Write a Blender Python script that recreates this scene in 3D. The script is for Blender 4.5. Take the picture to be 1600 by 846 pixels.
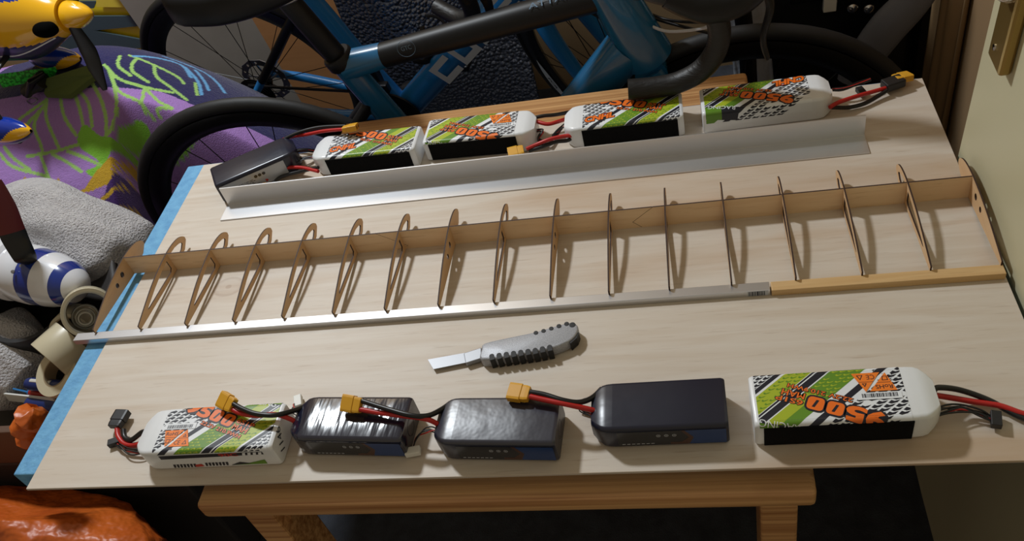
import bpy, bmesh, math, random
import numpy as np
from mathutils import Vector, Matrix
random.seed(7)
for _o in list(bpy.data.objects): bpy.data.objects.remove(_o, do_unlink=True)
scene = bpy.context.scene
COL = scene.collection
FLOOR = -0.679          # plywood top is z = 0, metres; x along the board's front edge, y away from the viewer

# ------------------------------------------------------------------ camera
CAM = np.array([0.86078, -0.48675, 0.806])
ROT = np.array([[0.97224, 0.09643, -0.21334], [-0.08093, -0.71741, -0.69194], [-0.21954, 0.68996, -0.68971]])   # rows: right, down, forward
FPX = 1328.73
_cd = bpy.data.cameras.new('camera'); _co = bpy.data.objects.new('camera', _cd); COL.objects.link(_co)
_cd.sensor_width = 36.0; _cd.lens = 36.0*FPX/1600.0; _cd.clip_start = 0.05; _cd.clip_end = 50
_q, _ = np.linalg.qr(ROT.T); _q = _q*np.sign((_q*ROT.T).sum(0))
_m = Matrix.Identity(4)
for _i in range(3):
    _m[_i][0] = _q[_i, 0]; _m[_i][1] = -_q[_i, 1]; _m[_i][2] = -_q[_i, 2]; _m[_i][3] = CAM[_i]
_co.matrix_world = _m
scene.camera = _co

# ------------------------------------------------------------------ light and exposure
_w = bpy.data.worlds.new('world'); scene.world = _w; _w.use_nodes = True
_w.node_tree.nodes['Background'].inputs[0].default_value = (1.0, 0.85, 0.64, 1)
_w.node_tree.nodes['Background'].inputs[1].default_value = 0.105
def lamp(name, loc, power, radius, col):
    l = bpy.data.lights.new(name, 'POINT'); l.energy = power; l.shadow_soft_size = radius; l.color = col
    o = bpy.data.objects.new(name, l); COL.objects.link(o); o.location = loc; return o
lamp('ceiling_lamp_light', (-0.40, 1.25, 1.74), 50, 0.10, (0.94, 1.0, 1.05))
scene.view_settings.view_transform = 'Standard'; scene.view_settings.look = 'None'
scene.view_settings.gamma = 1.0; scene.view_settings.use_curve_mapping = False
scene.view_settings.exposure = 1.36

# ------------------------------------------------------------------ helpers
def at(px, py, z=0.0):
    """world point at height z seen at a spot of the 1600x846 photograph"""
    r = ROT.T @ np.array([px-800.0, py-423.0, FPX]); t = (z-CAM[2])/r[2]; return tuple(CAM+r*t)
def aty(px, py, y):
    r = ROT.T @ np.array([px-800.0, py-423.0, FPX]); t = (y-CAM[1])/r[1]; return tuple(CAM+r*t)
def lin(r, g, b):
    f = lambda c: (c/255/12.92 if c/255 <= .04045 else ((c/255+.055)/1.055)**2.4)
    return (f(r), f(g), f(b), 1.0)
MATS = {}
def M(name, col, rough=.5, metal=0., var=None, bump=None, coat=0., spec=None, sheen=0., trans=0.):
    """var=(colour2, scale or xyz scale, detail, contrast); bump=(scale or xyz, strength, distance)"""
    m = bpy.data.materials.new(name); m.use_nodes = True; nt = m.node_tree; b = nt.nodes['Principled BSDF']
    b.inputs['Base Color'].default_value = col; b.inputs['Roughness'].default_value = rough; b.inputs['Metallic'].default_value = metal
    b.inputs['Coat Weight'].default_value = coat; b.inputs['Sheen Weight'].default_value = sheen; b.inputs['Transmission Weight'].default_value = trans
    if spec is not None: b.inputs['Specular IOR Level'].default_value = spec
    def noise(scale, detail):
        tc = nt.nodes.new('ShaderNodeTexCoord'); mp = nt.nodes.new('ShaderNodeMapping'); n = nt.nodes.new('ShaderNodeTexNoise')
        nt.links.new(tc.outputs['Object'], mp.inputs[0]); nt.links.new(mp.outputs[0], n.inputs['Vector'])
        if isinstance(scale, tuple): mp.inputs['Scale'].default_value = scale; n.inputs['Scale'].default_value = 1
        else: n.inputs['Scale'].default_value = scale
        n.inputs['Detail'].default_value = detail
        return n
    if var:
        c2, sc, det, con = var
        n = noise(sc, det); r = nt.nodes.new('ShaderNodeValToRGB')
        r.color_ramp.elements[0].position = .5-con; r.color_ramp.elements[1].position = .5+con
        r.color_ramp.elements[0].color = col; r.color_ramp.elements[1].color = c2
        nt.links.new(n.outputs['Fac'], r.inputs[0]); nt.links.new(r.outputs[0], b.inputs['Base Color'])
    if bump:
        n = noise(bump[0], 3); bp = nt.nodes.new('ShaderNodeBump'); bp.inputs['Strength'].default_value = bump[1]; bp.inputs['Distance'].default_value = bump[2]
        nt.links.new(n.outputs['Fac'], bp.inputs['Height']); nt.links.new(bp.outputs[0], b.inputs['Normal'])
    MATS[name] = m; return m
def wood(name, light, mid, dark, grain=(4, 90, 90), patch=(1.2, 5, 5), rough=.5, patch_col=None, patch_at=.62, knots=()):
    """grain runs along local x"""
    m = M(name, light, rough); nt = m.node_tree; N = nt.nodes; Lk = nt.links; b = N['Principled BSDF']
    tc = N.new('ShaderNodeTexCoord')
    def nz(scale, det, dist=0.):
        mp = N.new('ShaderNodeMapping'); mp.inputs['Scale'].default_value = scale; Lk.new(tc.outputs['Object'], mp.inputs[0])
        n = N.new('ShaderNodeTexNoise'); n.inputs['Scale'].default_value = 1; n.inputs['Detail'].default_value = det; n.inputs['Distortion'].default_value = dist
        Lk.new(mp.outputs[0], n.inputs['Vector']); return n
    def ramp(n, p0, p1, c0, c1):
        r = N.new('ShaderNodeValToRGB'); e = r.color_ramp.elements; e[0].position = p0; e[1].position = p1; e[0].color = c0; e[1].color = c1
        Lk.new(n.outputs[0], r.inputs[0]); return r
    def mix(a, bb, fac, mode='MIX'):
        x = N.new('ShaderNodeMix'); x.data_type = 'RGBA'; x.blend_type = mode
        Lk.new(a, x.inputs['A']); Lk.new(bb, x.inputs['B'])
        if isinstance(fac, float): x.inputs['Factor'].default_value = fac
        else: Lk.new(fac, x.inputs['Factor'])
        return x.outputs['Result']
    c = ramp(nz(grain, 5, .6), .35, .68, light, mid).outputs[0]
    fine = ramp(nz((grain[0]*4, grain[1]*4, grain[2]*4), 3), .60, .78, (0, 0, 0, 1), (1, 1, 1, 1))
    dk = N.new('ShaderNodeRGB'); dk.outputs[0].default_value = dark
    f2 = N.new('ShaderNodeMath'); f2.operation = 'MULTIPLY'; f2.inputs[1].default_value = .35; Lk.new(fine.outputs[0], f2.inputs[0])
    c = mix(c, dk.outputs[0], f2.outputs[0])
    pr = ramp(nz(patch, 4, 1.2), patch_at, patch_at+.16, (0, 0, 0, 1), (1, 1, 1, 1))
    pc = N.new('ShaderNodeRGB'); pc.outputs[0].default_value = patch_col or dark
    f3 = N.new('ShaderNodeMath'); f3.operation = 'MULTIPLY'; f3.inputs[1].default_value = .55; Lk.new(pr.outputs[0], f3.inputs[0])
    c = mix(c, pc.outputs[0], f3.outputs[0])
    for (kx, ky, kr) in knots:
        mp = N.new('ShaderNodeMapping'); mp.inputs['Location'].default_value = (-kx/kr*.8, -ky/kr, 0); mp.inputs['Scale'].default_value = (.8/kr, 1/kr, .0)
        Lk.new(tc.outputs['Object'], mp.inputs[0])
        wv = N.new('ShaderNodeVectorMath'); wv.operation = 'LENGTH'; Lk.new(mp.outputs[0], wv.inputs[0])
        r = N.new('ShaderNodeValToRGB'); e = r.color_ramp.elements; e[0].position = 0; e[0].color = (.8, .8, .8, 1); e[1].position = 1; e[1].color = (0, 0, 0, 1)
        for p_, v_ in ((.10, .9), (.16, .25), (.45, .30), (.62, .75), (.70, .2)):
            k = e.new(p_); k.color = (v_, v_, v_, 1)
        Lk.new(wv.outputs['Value'], r.inputs[0]); f4 = N.new('ShaderNodeMath'); f4.operation = 'MULTIPLY'; f4.inputs[1].default_value = .55; Lk.new(r.outputs[0], f4.inputs[0])
        c = mix(c, dk.outputs[0], f4.outputs[0])
    Lk.new(c, b.inputs['Base Color'])
    bp = N.new('ShaderNodeBump'); bp.inputs['Strength'].default_value = .12; bp.inputs['Distance'].default_value = .001
    Lk.new(fine.outputs[0], bp.inputs['Height']); Lk.new(bp.outputs[0], b.inputs['Normal'])
    return m

INV = {}
def thing(name, label, cat, loc=(0, 0, 0), rot=(0, 0, 0), group=None):
    o = bpy.data.objects.new(name, None); COL.objects.link(o); o.empty_display_size = .05
    o.location = loc; o.rotation_euler = rot; o['label'] = label; o['category'] = cat
    if group: o['group'] = group
    o.matrix_basis = Matrix.LocRotScale(Vector(loc), __import__('mathutils').Euler(rot), None)
    INV[o] = o.matrix_basis.inverted(); return o
def tag(o, label, cat, group=None):
    o['label'] = label; o['category'] = cat
    if group: o['group'] = group
    return o
def struct(o): o['kind'] = 'structure'; return o

class MB:
    def __init__(s): s.v = []; s.f = []; s.m = []
    def add(s, vs, fs, mi=0):
        o = len(s.v); s.v += [tuple(map(float, p)) for p in vs]
        for f in fs: s.f.append(tuple(i+o for i in f)); s.m.append(mi)
        return s
    def box(s, lo, hi, mi=0, mat=None):
        (a, b, c), (d, e, g) = lo, hi
        vs = [(a, b, c), (d, b, c), (d, e, c), (a, e, c), (a, b, g), (d, b, g), (d, e, g), (a, e, g)]
        if mat is not None: vs = [tuple(mat @ Vector(p)) for p in vs]
        return s.add(vs, [(3, 2, 1, 0), (4, 5, 6, 7), (0, 1, 5, 4), (1, 2, 6, 5), (2, 3, 7, 6), (3, 0, 4, 7)], mi)
    def rings(s, R, mi=0, cap=(True, True), closed=False):
        n = len(R[0]); vs = [p for r in R for p in r]; fs = []
        K = len(R)
        for i in range(K if closed else K-1):
            a = i*n; b = ((i+1) % K)*n
            for j in range(n): k = (j+1) % n; fs.append((a+j, a+k, b+k, b+j))
        if not closed:
            if cap[0]: fs.append(tuple(range(n-1, -1, -1)))
            if cap[1]: fs.append(tuple((K-1)*n+j for j in range(n)))
        return s.add(vs, fs, mi)
    def tube(s, path, r, n=10, mi=0, cap=(True, True), closed=False, flat=1.0, up=(0, 0, 1)):
        P = [Vector(p) for p in path]; K = len(P); R = []
        prev = None
        for i in range(K):
            if closed: t = P[(i+1) % K]-P[i-1]
            else: t = P[min(i+1, K-1)]-P[max(i-1, 0)]
            t.normalize()
            if prev is None:
                u = Vector(up)
                if abs(u.dot(t)) > .95: u = Vector((1, 0, 0))
                u = (u-t*u.dot(t)).normalized()
            else: u = (prev-t*prev.dot(t)).normalized()
            prev = u; w = t.cross(u); rr = r[i] if isinstance(r, (list, tuple)) else r
            R.append([tuple(P[i]+(u*math.sin(2*math.pi*j/n)*flat+w*math.cos(2*math.pi*j/n))*rr) for j in range(n)])
        return s.rings(R, mi, cap, closed)
    def lathe(s, prof, origin, axis, n=24, mi=0, cap=(True, True)):
        """prof: (distance along axis, radius)"""
        a = Vector(axis).normalized(); u = a.orthogonal().normalized(); w = a.cross(u); o = Vector(origin)
        R = [[tuple(o+a*d+(u*math.cos(2*math.pi*j/n)+w*math.sin(2*math.pi*j/n))*max(r, 1e-5)) for j in range(n)] for d, r in prof]
        return s.rings(R, mi, cap)
    def grid(s, nu, nv, fn, mi=0):
        vs = [fn(i/(nu-1), j/(nv-1)) for j in range(nv) for i in range(nu)]
        return s.add(vs, [(j*nu+i, j*nu+i+1, (j+1)*nu+i+1, (j+1)*nu+i) for j in range(nv-1) for i in range(nu-1)], mi)
    def build(s, name, mats, parent=None, smooth=None, bevel=0., seg=2, world=True):
        me = bpy.data.meshes.new(name); vs = s.v
        if parent is not None and world and parent in INV:
            iv = INV[parent]; vs = [tuple(iv @ Vector(p)) for p in vs]
        me.from_pydata(vs, [], s.f)
        if not isinstance(mats, (list, tuple)): mats = [mats]
        for m in mats: me.materials.append(m if not isinstance(m, str) else MATS[m])
        me.polygons.foreach_set('material_index', s.m)
        bm = bmesh.new(); bm.from_mesh(me)
        bmesh.ops.recalc_face_normals(bm, faces=bm.faces)
        if bevel > 0:
            ed = [e for e in bm.edges if len(e.link_faces) == 2 and e.calc_face_angle(0) > .6]
            bmesh.ops.bevel(bm, geom=ed, offset=bevel, segments=seg, profile=.5, affect='EDGES', clamp_overlap=True)
        bm.to_mesh(me); bm.free()
        if smooth is not None:
            me.polygons.foreach_set('use_smooth', [True]*len(me.polygons))
            me.set_sharp_from_angle(angle=math.radians(smooth))
        o = bpy.data.objects.new(name, me); COL.objects.link(o)
        if parent is not None:
            o.parent = parent
            if parent in INV: INV[o] = INV[parent]
            elif parent.type == 'MESH': INV[o] = Matrix.Identity(4)
        return o
def at_origin(o, loc):
    """move a mesh object's origin to loc (world) without moving its vertices"""
    l = Vector(loc); o.data.transform(Matrix.Translation(-l)); o.location = l; INV[o] = Matrix.Translation(-l); return o
def cr(P, sub=8, closed=False):
    P = [Vector(p) for p in P]; n = len(P); out = []
    for i in range(n if closed else n-1):
        if closed: a, b, c, d = P[i-1], P[i], P[(i+1) % n], P[(i+2) % n]
        else: a, b, c, d = P[max(i-1, 0)], P[i], P[i+1], P[min(i+2, n-1)]
        for k in range(sub):
            t = k/sub
            out.append(.5*((2*b)+(c-a)*t+(2*a-5*b+4*c-d)*t*t+(3*b-a-3*c+d)*t**3))
    if not closed: out.append(P[-1])
    return out
def rrect(w, h, r, n=4):
    o = []
    for cx, cy, a0 in ((w/2-r, h/2-r, 0), (-w/2+r, h/2-r, 90), (-w/2+r, -h/2+r, 180), (w/2-r, -h/2+r, 270)):
        for k in range(n+1):
            a = math.radians(a0+90*k/n); o.append((cx+r*math.cos(a), cy+r*math.sin(a)))
    return o
def temp_mesh(cu):
    o = bpy.data.objects.new('tmp', cu); COL.objects.link(o); bpy.context.view_layer.update()
    me = bpy.data.meshes.new_from_object(o.evaluated_get(bpy.context.evaluated_depsgraph_get()))
    V = [tuple(v.co) for v in me.vertices]; F = [tuple(p.vertices) for p in me.polygons]; Nn = [tuple(p.normal) for p in me.polygons]
    bpy.data.objects.remove(o, do_unlink=True); bpy.data.meshes.remove(me); bpy.data.curves.remove(cu)
    return V, F, Nn
def flat_shape(loops, thick):
    """plate with holes: loops of (x, y); returns verts, faces, normals with thickness along z"""
    cu = bpy.data.curves.new('tmp', 'CURVE'); cu.dimensions = '2D'; cu.fill_mode = 'BOTH'; cu.extrude = thick/2
    for L in loops:
        sp = cu.splines.new('POLY'); sp.points.add(len(L)-1); sp.use_cyclic_u = True
        for i, p in enumerate(L): sp.points[i].co = (p[0], p[1], 0, 1)
    return temp_mesh(cu)
_TC = {}
def text2d(s, offset=0., shear=0.):
    """triangles of a string, size 1"""
    k = (s, offset, shear)
    if k not in _TC:
        cu = bpy.data.curves.new('tmp', 'FONT'); cu.body = s; cu.size = 1; cu.offset = offset; cu.shear = shear; cu.resolution_u = 3
        V, F, _ = temp_mesh(cu); _TC[k] = ([(v[0], v[1]) for v in V], F)
    return _TC[k]
def fit_text(s, origin, width, height, ang, offset=0., pad=0., shear=0.):
    """polygons of text scaled to width x height (of the un-offset string), lower left at origin, rotated by ang degrees"""
    V0, _ = text2d(s, 0., shear); x0 = min(v[0] for v in V0); x1 = max(v[0] for v in V0); y0 = min(v[1] for v in V0); y1 = max(v[1] for v in V0)
    V, F = text2d(s, offset, shear); ca, sa = math.cos(math.radians(ang)), math.sin(math.radians(ang)); out = []
    Q = []
    for v in V:
        a = (v[0]-x0)/(x1-x0)*width; b = (v[1]-y0)/(y1-y0)*height
        Q.append((origin[0]+a*ca-b*sa, origin[1]+a*sa+b*ca))
    return [[Q[i] for i in f] for f in F]
def clip_poly(P, u0, u1, v0, v1):
    for ax, lim, sg in ((0, u0, 1), (0, u1, -1), (1, v0, 1), (1, v1, -1)):
        if not P: return P
        o = []
        for i in range(len(P)):
            a, b = P[i-1], P[i]; da = (a[ax]-lim)*sg; db = (b[ax]-lim)*sg
            if (da >= 0) != (db >= 0):
                t = da/(da-db); o.append((a[0]+(b[0]-a[0])*t, a[1]+(b[1]-a[1])*t))
            if db >= 0: o.append(b)
        P = o
    return P if len(P) > 2 else []

# ------------------------------------------------------------------ materials
M('white_wrap', lin(226, 229, 232), .32, bump=(60, .12, .002), coat=.2)
M('black_wrap', lin(24, 27, 45), .30, bump=((14, 30, 30), .25, .003), spec=.55)
M('black_wrap_glossy', lin(24, 27, 46), .17, bump=((42, 9, 20), .55, .006), spec=1.0)
M('black_wrap_scuffed', lin(26, 29, 48), .34, bump=((30, 30, 30), .35, .003), spec=1.0)
M('navy_print', lin(20, 22, 36), .4); M('white_print', lin(228, 232, 236), .35); M('green_print', lin(96, 140, 36), .4)
M('lime_print', lin(166, 182, 40), .4); M('orange_print', lin(236, 112, 26), .4); M('sticker_orange', lin(240, 128, 40), .35); M('red_print', lin(190, 50, 34), .4)
M('grey_print', lin(150, 152, 152), .4); M('blue_print', lin(34, 62, 112), .25); M('brown_print', lin(74, 50, 42), .3); M('dark_print', lin(40, 42, 48), .25); M('light_print', lin(180, 184, 190), .35)
M('velcro', lin(7, 7, 8), .95, bump=(900, .5, .001), spec=.2)
M('wire_red', lin(180, 30, 26), .38); M('wire_black', lin(16, 16, 18), .38); M('xt_yellow', lin(214, 158, 40), .45); M('plug_black', lin(22, 22, 25), .45); M('plug_white', lin(215, 215, 208), .45)
M('wire_blue', lin(50, 55, 110), .4)
wood('plywood', lin(205, 195, 182), lin(196, 182, 165), lin(146, 116, 90), grain=(5, 70, 70), patch=(1.6, 7, 7), rough=.52, patch_col=lin(178, 144, 108), patch_at=.53, knots=((.165, .335, .030),))
wood('pine', lin(214, 166, 112), lin(150, 98, 54), lin(96, 56, 28), grain=(1.2, 130, 130), patch=(3, 14, 14), rough=.4, patch_col=lin(140, 88, 48), patch_at=.62)
wood('rib_wood', lin(206, 172, 130), lin(194, 156, 114), lin(140, 96, 60), grain=(40, 6, 60), rough=.6)
wood('spar_wood', lin(226, 198, 160), lin(216, 184, 144), lin(150, 108, 70), grain=(6, 60, 60), rough=.6)
wood('strip_wood', lin(206, 172, 122), lin(196, 158, 106), lin(150, 110, 70), grain=(6, 120, 120), rough=.55)
M('burnt_edge', lin(52, 30, 18), .7)
M('aluminium', lin(214, 216, 220), .34, metal=.9, bump=((3, 700, 700), .05, .0004))
M('blue_foam', lin(112, 172, 212), .8, var=(lin(92, 150, 196), 70, 4, .2), bump=(160, .6, .003))
M('cream_paint', lin(196, 190, 158), .42, var=(lin(188, 182, 150), 3, 2, .3))
M('brown_wall', lin(150, 122, 88), .75, var=(lin(134, 106, 74), (2, 2, 1), 3, .3))
M('back_wall', lin(150, 126, 92), .8, var=(lin(134, 110, 78), 3, 3, .3))
M('carpet', lin(58, 62, 70), .95, var=(lin(38, 40, 46), 30, 6, .25), bump=(300, .6, .004))
M('brass', lin(150, 124, 70), .38, metal=.8); M('chrome', lin(200, 200, 200), .15, metal=1.0)

# ------------------------------------------------------------------ the room
f = MB().box((-2.4, -1.6, FLOOR-.05), (1.5, 1.80, FLOOR)).build('floor', 'carpet'); struct(f)
struct(MB().box((-2.4, 1.80, FLOOR-.05), (1.5, 1.88, 1.75)).build('wall_back', 'back_wall'))
struct(MB().box((1.36, .30, FLOOR), (1.5, 1.80, 1.75)).build('wall_right', 'brown_wall'))
struct(MB().box((-2.48, -1.6, FLOOR-.05), (-2.4, 1.80, 1.75)).build('wall_left', 'back_wall'))
# open cream door whose latch edge points away from the viewer
door = struct(MB().box((1.207, -.36, FLOOR+.012), (1.245, .478, 1.32)).build('door_1', 'cream_paint', bevel=.002))
INV[door] = Matrix.Identity(4)
def tilt(o):
    o.data.transform(Matrix.Translation((0, .478, -.01)) @ Matrix.Rotation(math.radians(5.0), 4, 'X') @ Matrix.Translation((0, -.478, .01))); return o
tilt(door)
lp = MB()
lp.box((1.193, .384, .200), (1.207, .428, .42)); tilt(lp.build('latch_plate', 'brass', door, bevel=.004))
kb = MB().lathe([(0, .014), (.004, .0145), (.010, .012), (.014, .009), (.018, .002)], (1.193, .404, .300), (-1, 0, 0), 24)
tilt(kb.build('door_knob', 'chrome', door, smooth=40))
for zz in (.222, .40): tilt(MB().lathe([(0, .004), (.0015, .0038), (.002, .001)], (1.193, .410, zz), (-1, 0, 0), 12).build('screw', 'chrome', door, smooth=40))

# ------------------------------------------------------------------ table
tb = thing('pine_table', 'pine plank table under the plywood board, with square legs', 'table', (.594, .385, FLOOR))
ty = [-.012, .146, .304, .462, .620, .782]
for i in range(5):
    lo, hi = ty[i]+.001, ty[i+1]-.001
    MB().box((.227, lo, -.064), (.957, hi, -.034)).build('plank', 'pine', tb, bevel=.006, smooth=50)
for sx in (.262, .900):
    for sy in (.006, .700):
        MB().box((sx, sy, FLOOR), (sx+.041, sy+.062, -.064)).build('leg', 'pine', tb, bevel=.003)
for sy in (.030, .712): MB().box((.303, sy, -.134), (.900, sy+.022, -.064)).build('apron', 'pine', tb)
for sx in (.270, .910): MB().box((sx, .068, -.134), (sx+.022, .700, -.064)).build('apron', 'pine', tb)

# ------------------------------------------------------------------ foam sheet and plywood board
fm = MB().rings([[(-.037, .024, z_), (1.196, .017, z_), (1.196, .660, z_), (-.037, .660, z_)] for z_ in (-.034, -.004)]).build('foam_sheet', 'blue_foam', bevel=.002)
tag(fm, 'light blue foam sheet under the plywood, its rim showing on the left', 'foam sheet')
pb = MB().box((0, 0, -.004), (1.2, .653, 0)).build('plywood_board', 'plywood', bevel=.0006)
tag(pb, 'large pale plywood board lying on blue foam, with knots and brown grain', 'board')

# ------------------------------------------------------------------ wing skeleton
wf = thing('wing_frame', 'laser-cut wooden model wing skeleton of ribs and spar on the plywood board', 'model wing', (.59, .34, 0))
def topc(n=18):
    K = [(.4385, .0180), (.4340, .0235), (.424, .0290), (.408, .0330), (.386, .0350), (.355, .0340), (.320, .0302), (.285, .0235), (.252, .0165)]
    P = cr([(a, b, 0) for a, b in K], 3); return [(p[0], p[1]) for p in P]
outer = topc()+[(.2520, .0095), (.384, .0004), (.424, .0055), (.4375, .0130)]
def circ(cx, cy, r, n=14): return [(cx+r*math.cos(2*math.pi*k/n), cy+r*math.sin(2*math.pi*k/n)) for k in range(n)]
hole_front = [(.3925, .0275), (.3925, .0085), (.417, .0115), (.4255, .0155), (.4255, .0180), (.419, .0220), (.406, .0262)]
hole_rear = [(.3745, .0275), (.350, .0258), (.322, .0225), (.290, .0168), (.286, .0152), (.289, .0140), (.369, .0085), (.3745, .0120)]
def rib_mesh(solid):
    loops = [outer]+([circ(.3605, .0205, .0046), circ(.3395, .0180, .0040)] if solid else [hole_front, hole_rear])
    V, F, Nn = flat_shape(loops, .0020)
    me = bpy.data.meshes.new('rib'); me.from_pydata([(v[2], v[0]-.34, v[1]) for v in V], [], F)
    me.materials.append(MATS['rib_wood']); me.materials.append(MATS['burnt_edge'])
    me.polygons.foreach_set('material_index', [0 if abs(n[2]) > .5 else 1 for n in Nn]); me.update(); return me
RS, RT = rib_mesh(True), rib_mesh(False)
for i in range(17):
    o = bpy.data.objects.new('rib', RS if i in (0, 7, 9, 16) else RT); COL.objects.link(o); o.parent = wf
    o.location = (-.0185+.0759*i-.59, 0, 0)
def spar(loop, name='spar_segment'):
    V, F, Nn = flat_shape([loop], .0022); b = MB()
    for fc, n in zip(F, Nn): b.add([(V[k][0], .3840+V[k][2], V[k][1]) for k in fc], [tuple(range(len(fc)))], 0 if abs(n[2]) > .5 else 1)
    me = b.build(name, ['spar_wood', 'burnt_edge'], wf)
g = .0009; hz = .0345
spar([(-.019, 0), (.425-g, 0), (.443-g, .006), (.403-g, hz), (-.019, hz)])
spar([(.425, 0), (.443, .006), (.403, hz), (.800-g, hz), (.771-g, .011), (.783-g, 0)])
spar([(.783, 0), (.771, .011), (.800, hz), (1.197, hz), (1.197, 0)])

bar = thing('aluminium_bar', 'long square aluminium bar under the rear tips of the wing ribs', 'metal bar', (.443, .2475, 0))
b = MB()
pr = [(-.0075, 0), (.0075, 0), (.0075, .0085), (-.0075, .0095)]
b.rings([[(x, .2475+p[0], p[1]) for p in pr] for x in (-.051, .937)]); b.build('bar_body', 'aluminium', bar, bevel=.0006)
s = MB(); s.add([(.910, .23985, .0008), (.9345, .23985, .0008), (.9345, .23985, .0088), (.910, .23985, .0088)], [(0, 1, 2, 3)], 0)
x = .9115
for wd in (1, .5, .5, 1.4, .6, 1, .5, 2, 1, .6, 1.2, .5, 1):
    s.add([(x, .2397, .0012), (x+wd*.0009, .2397, .0012), (x+wd*.0009, .2397, .0086), (x, .2397, .0086)], [(0, 1, 2, 3)], 1); x += wd*.0009+.0007
s.build('barcode_sticker', ['light_print', 'navy_print'], bar)
ws = MB().box((.9385, .2385, 0), (1.198, .2535, .0098)).build('wooden_strip', 'strip_wood', bevel=.0008)
tag(ws, 'short pale wooden strip continuing the aluminium bar towards the door', 'wooden strip')

# ------------------------------------------------------------------ aluminium angle profile
ag = MB(); t = .0022
pr = [(.490, 0), (.532, 0), (.532, .0358), (.532-t, .0358), (.532-t, t), (.490, t)]
ag.rings([[(xx, p[0], p[1]) for p in pr] for xx in (.094, 1.097)])
ag = ag.build('aluminium_angle', 'aluminium', bevel=.0003)
tag(ag, 'metre-long aluminium angle profile standing in front of the back row of batteries', 'metal profile')

# ------------------------------------------------------------------ utility knife
M('knife_body', lin(176, 178, 184), .45, metal=.15, var=(lin(150, 152, 158), 900, 2, .12), bump=(900, .25, .0006)); M('rubber_black', lin(14, 14, 15), .6); M('blade_steel', lin(150, 152, 156), .5, metal=.8)
kn = thing('utility_knife', 'silver snap-off knife with black rubber grips and the blade out', 'knife', (.61, .18, 0))
top = .0165
hp = [at(752, 545, top), at(757, 536, top), at(800, 526, top), at(838, 518, top), at(868, 509, top), at(892, 503.5, top), at(901, 507, top), at(903, 515, top), at(899, 524, top), at(889, 533, top), at(866, 543, top), at(835, 549.5, top), at(800, 556, top), at(752, 562, top)]
hp = cr(hp, 3, True)
b = MB(); b.rings([[(p[0], p[1], .0008) for p in hp], [(p[0], p[1], top) for p in hp]]); b.build('handle', 'knife_body', kn, bevel=.0025, smooth=50)
def slab(name, pts, z0, z1, mat, bev=0.):
    b = MB(); b.rings([[(p[0], p[1], z0) for p in pts], [(p[0], p[1], z1) for p in pts]]); return b.build(name, mat, kn, bevel=bev)
slab('blade', [at(668, 562, .006), at(729, 551, .006), at(731, 566, .006), at(677, 577, .006)], .0050, .0058, 'blade_steel')
slab('blade_sleeve', [at(724, 552, .009), at(752, 543, .009), at(752, 560, .009), at(727, 568, .009)], .0025, .0090, 'blade_steel', .001)
for i in range(9):                       # rubber ribs along the near edge
    px, py = 768+i*11.3, 561.0-i*1.55-max(0, i-6)*.8
    c = Vector(at(px, py-4.5, top)); c2 = Vector(at(px+1, py+.6, top))
    d = Vector((c2.x-c.x, c2.y-c.y, 0)).normalized(); e = Vector((-d.y, d.x, 0)); r = .0032
    b = MB(); ring = []
    for k in range(9):
        a = math.pi*k/8; ring.append(c+e*(r*math.cos(a))-d*(r*math.sin(a)))
    ring = ring+[c2-e*r+d*.0014, c2+e*r+d*.0014]
    b.rings([[(p.x, p.y, .0006) for p in ring], [(p.x, p.y, top+.0005) for p in ring]]); b.build('grip_rib', 'rubber_black', kn, bevel=.0004)
for px, py, r in ((837, 520.5, .0030), (849, 517.5, .0030), (861, 513.8, .0030), (873, 510.0, .0032), (885, 506.5, .0032), (894, 508, .0040)):
    c = at(px, py, top); MB().lathe([(0, r), (.0006, r*.95), (.0007, .0005)], (c[0], c[1], top), (0, 0, 1), 14).build('grip_dot', 'rubber_black', kn, smooth=40)
tc_ = [at(903, 517, top), at(900, 526, top), at(890, 535, top), at(888, 532, top), at(897, 523, top)]
slab('end_grip', [(p[0]+.0006, p[1]-.0006) for p in tc_], .001, .0145, 'rubber_black')

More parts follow.
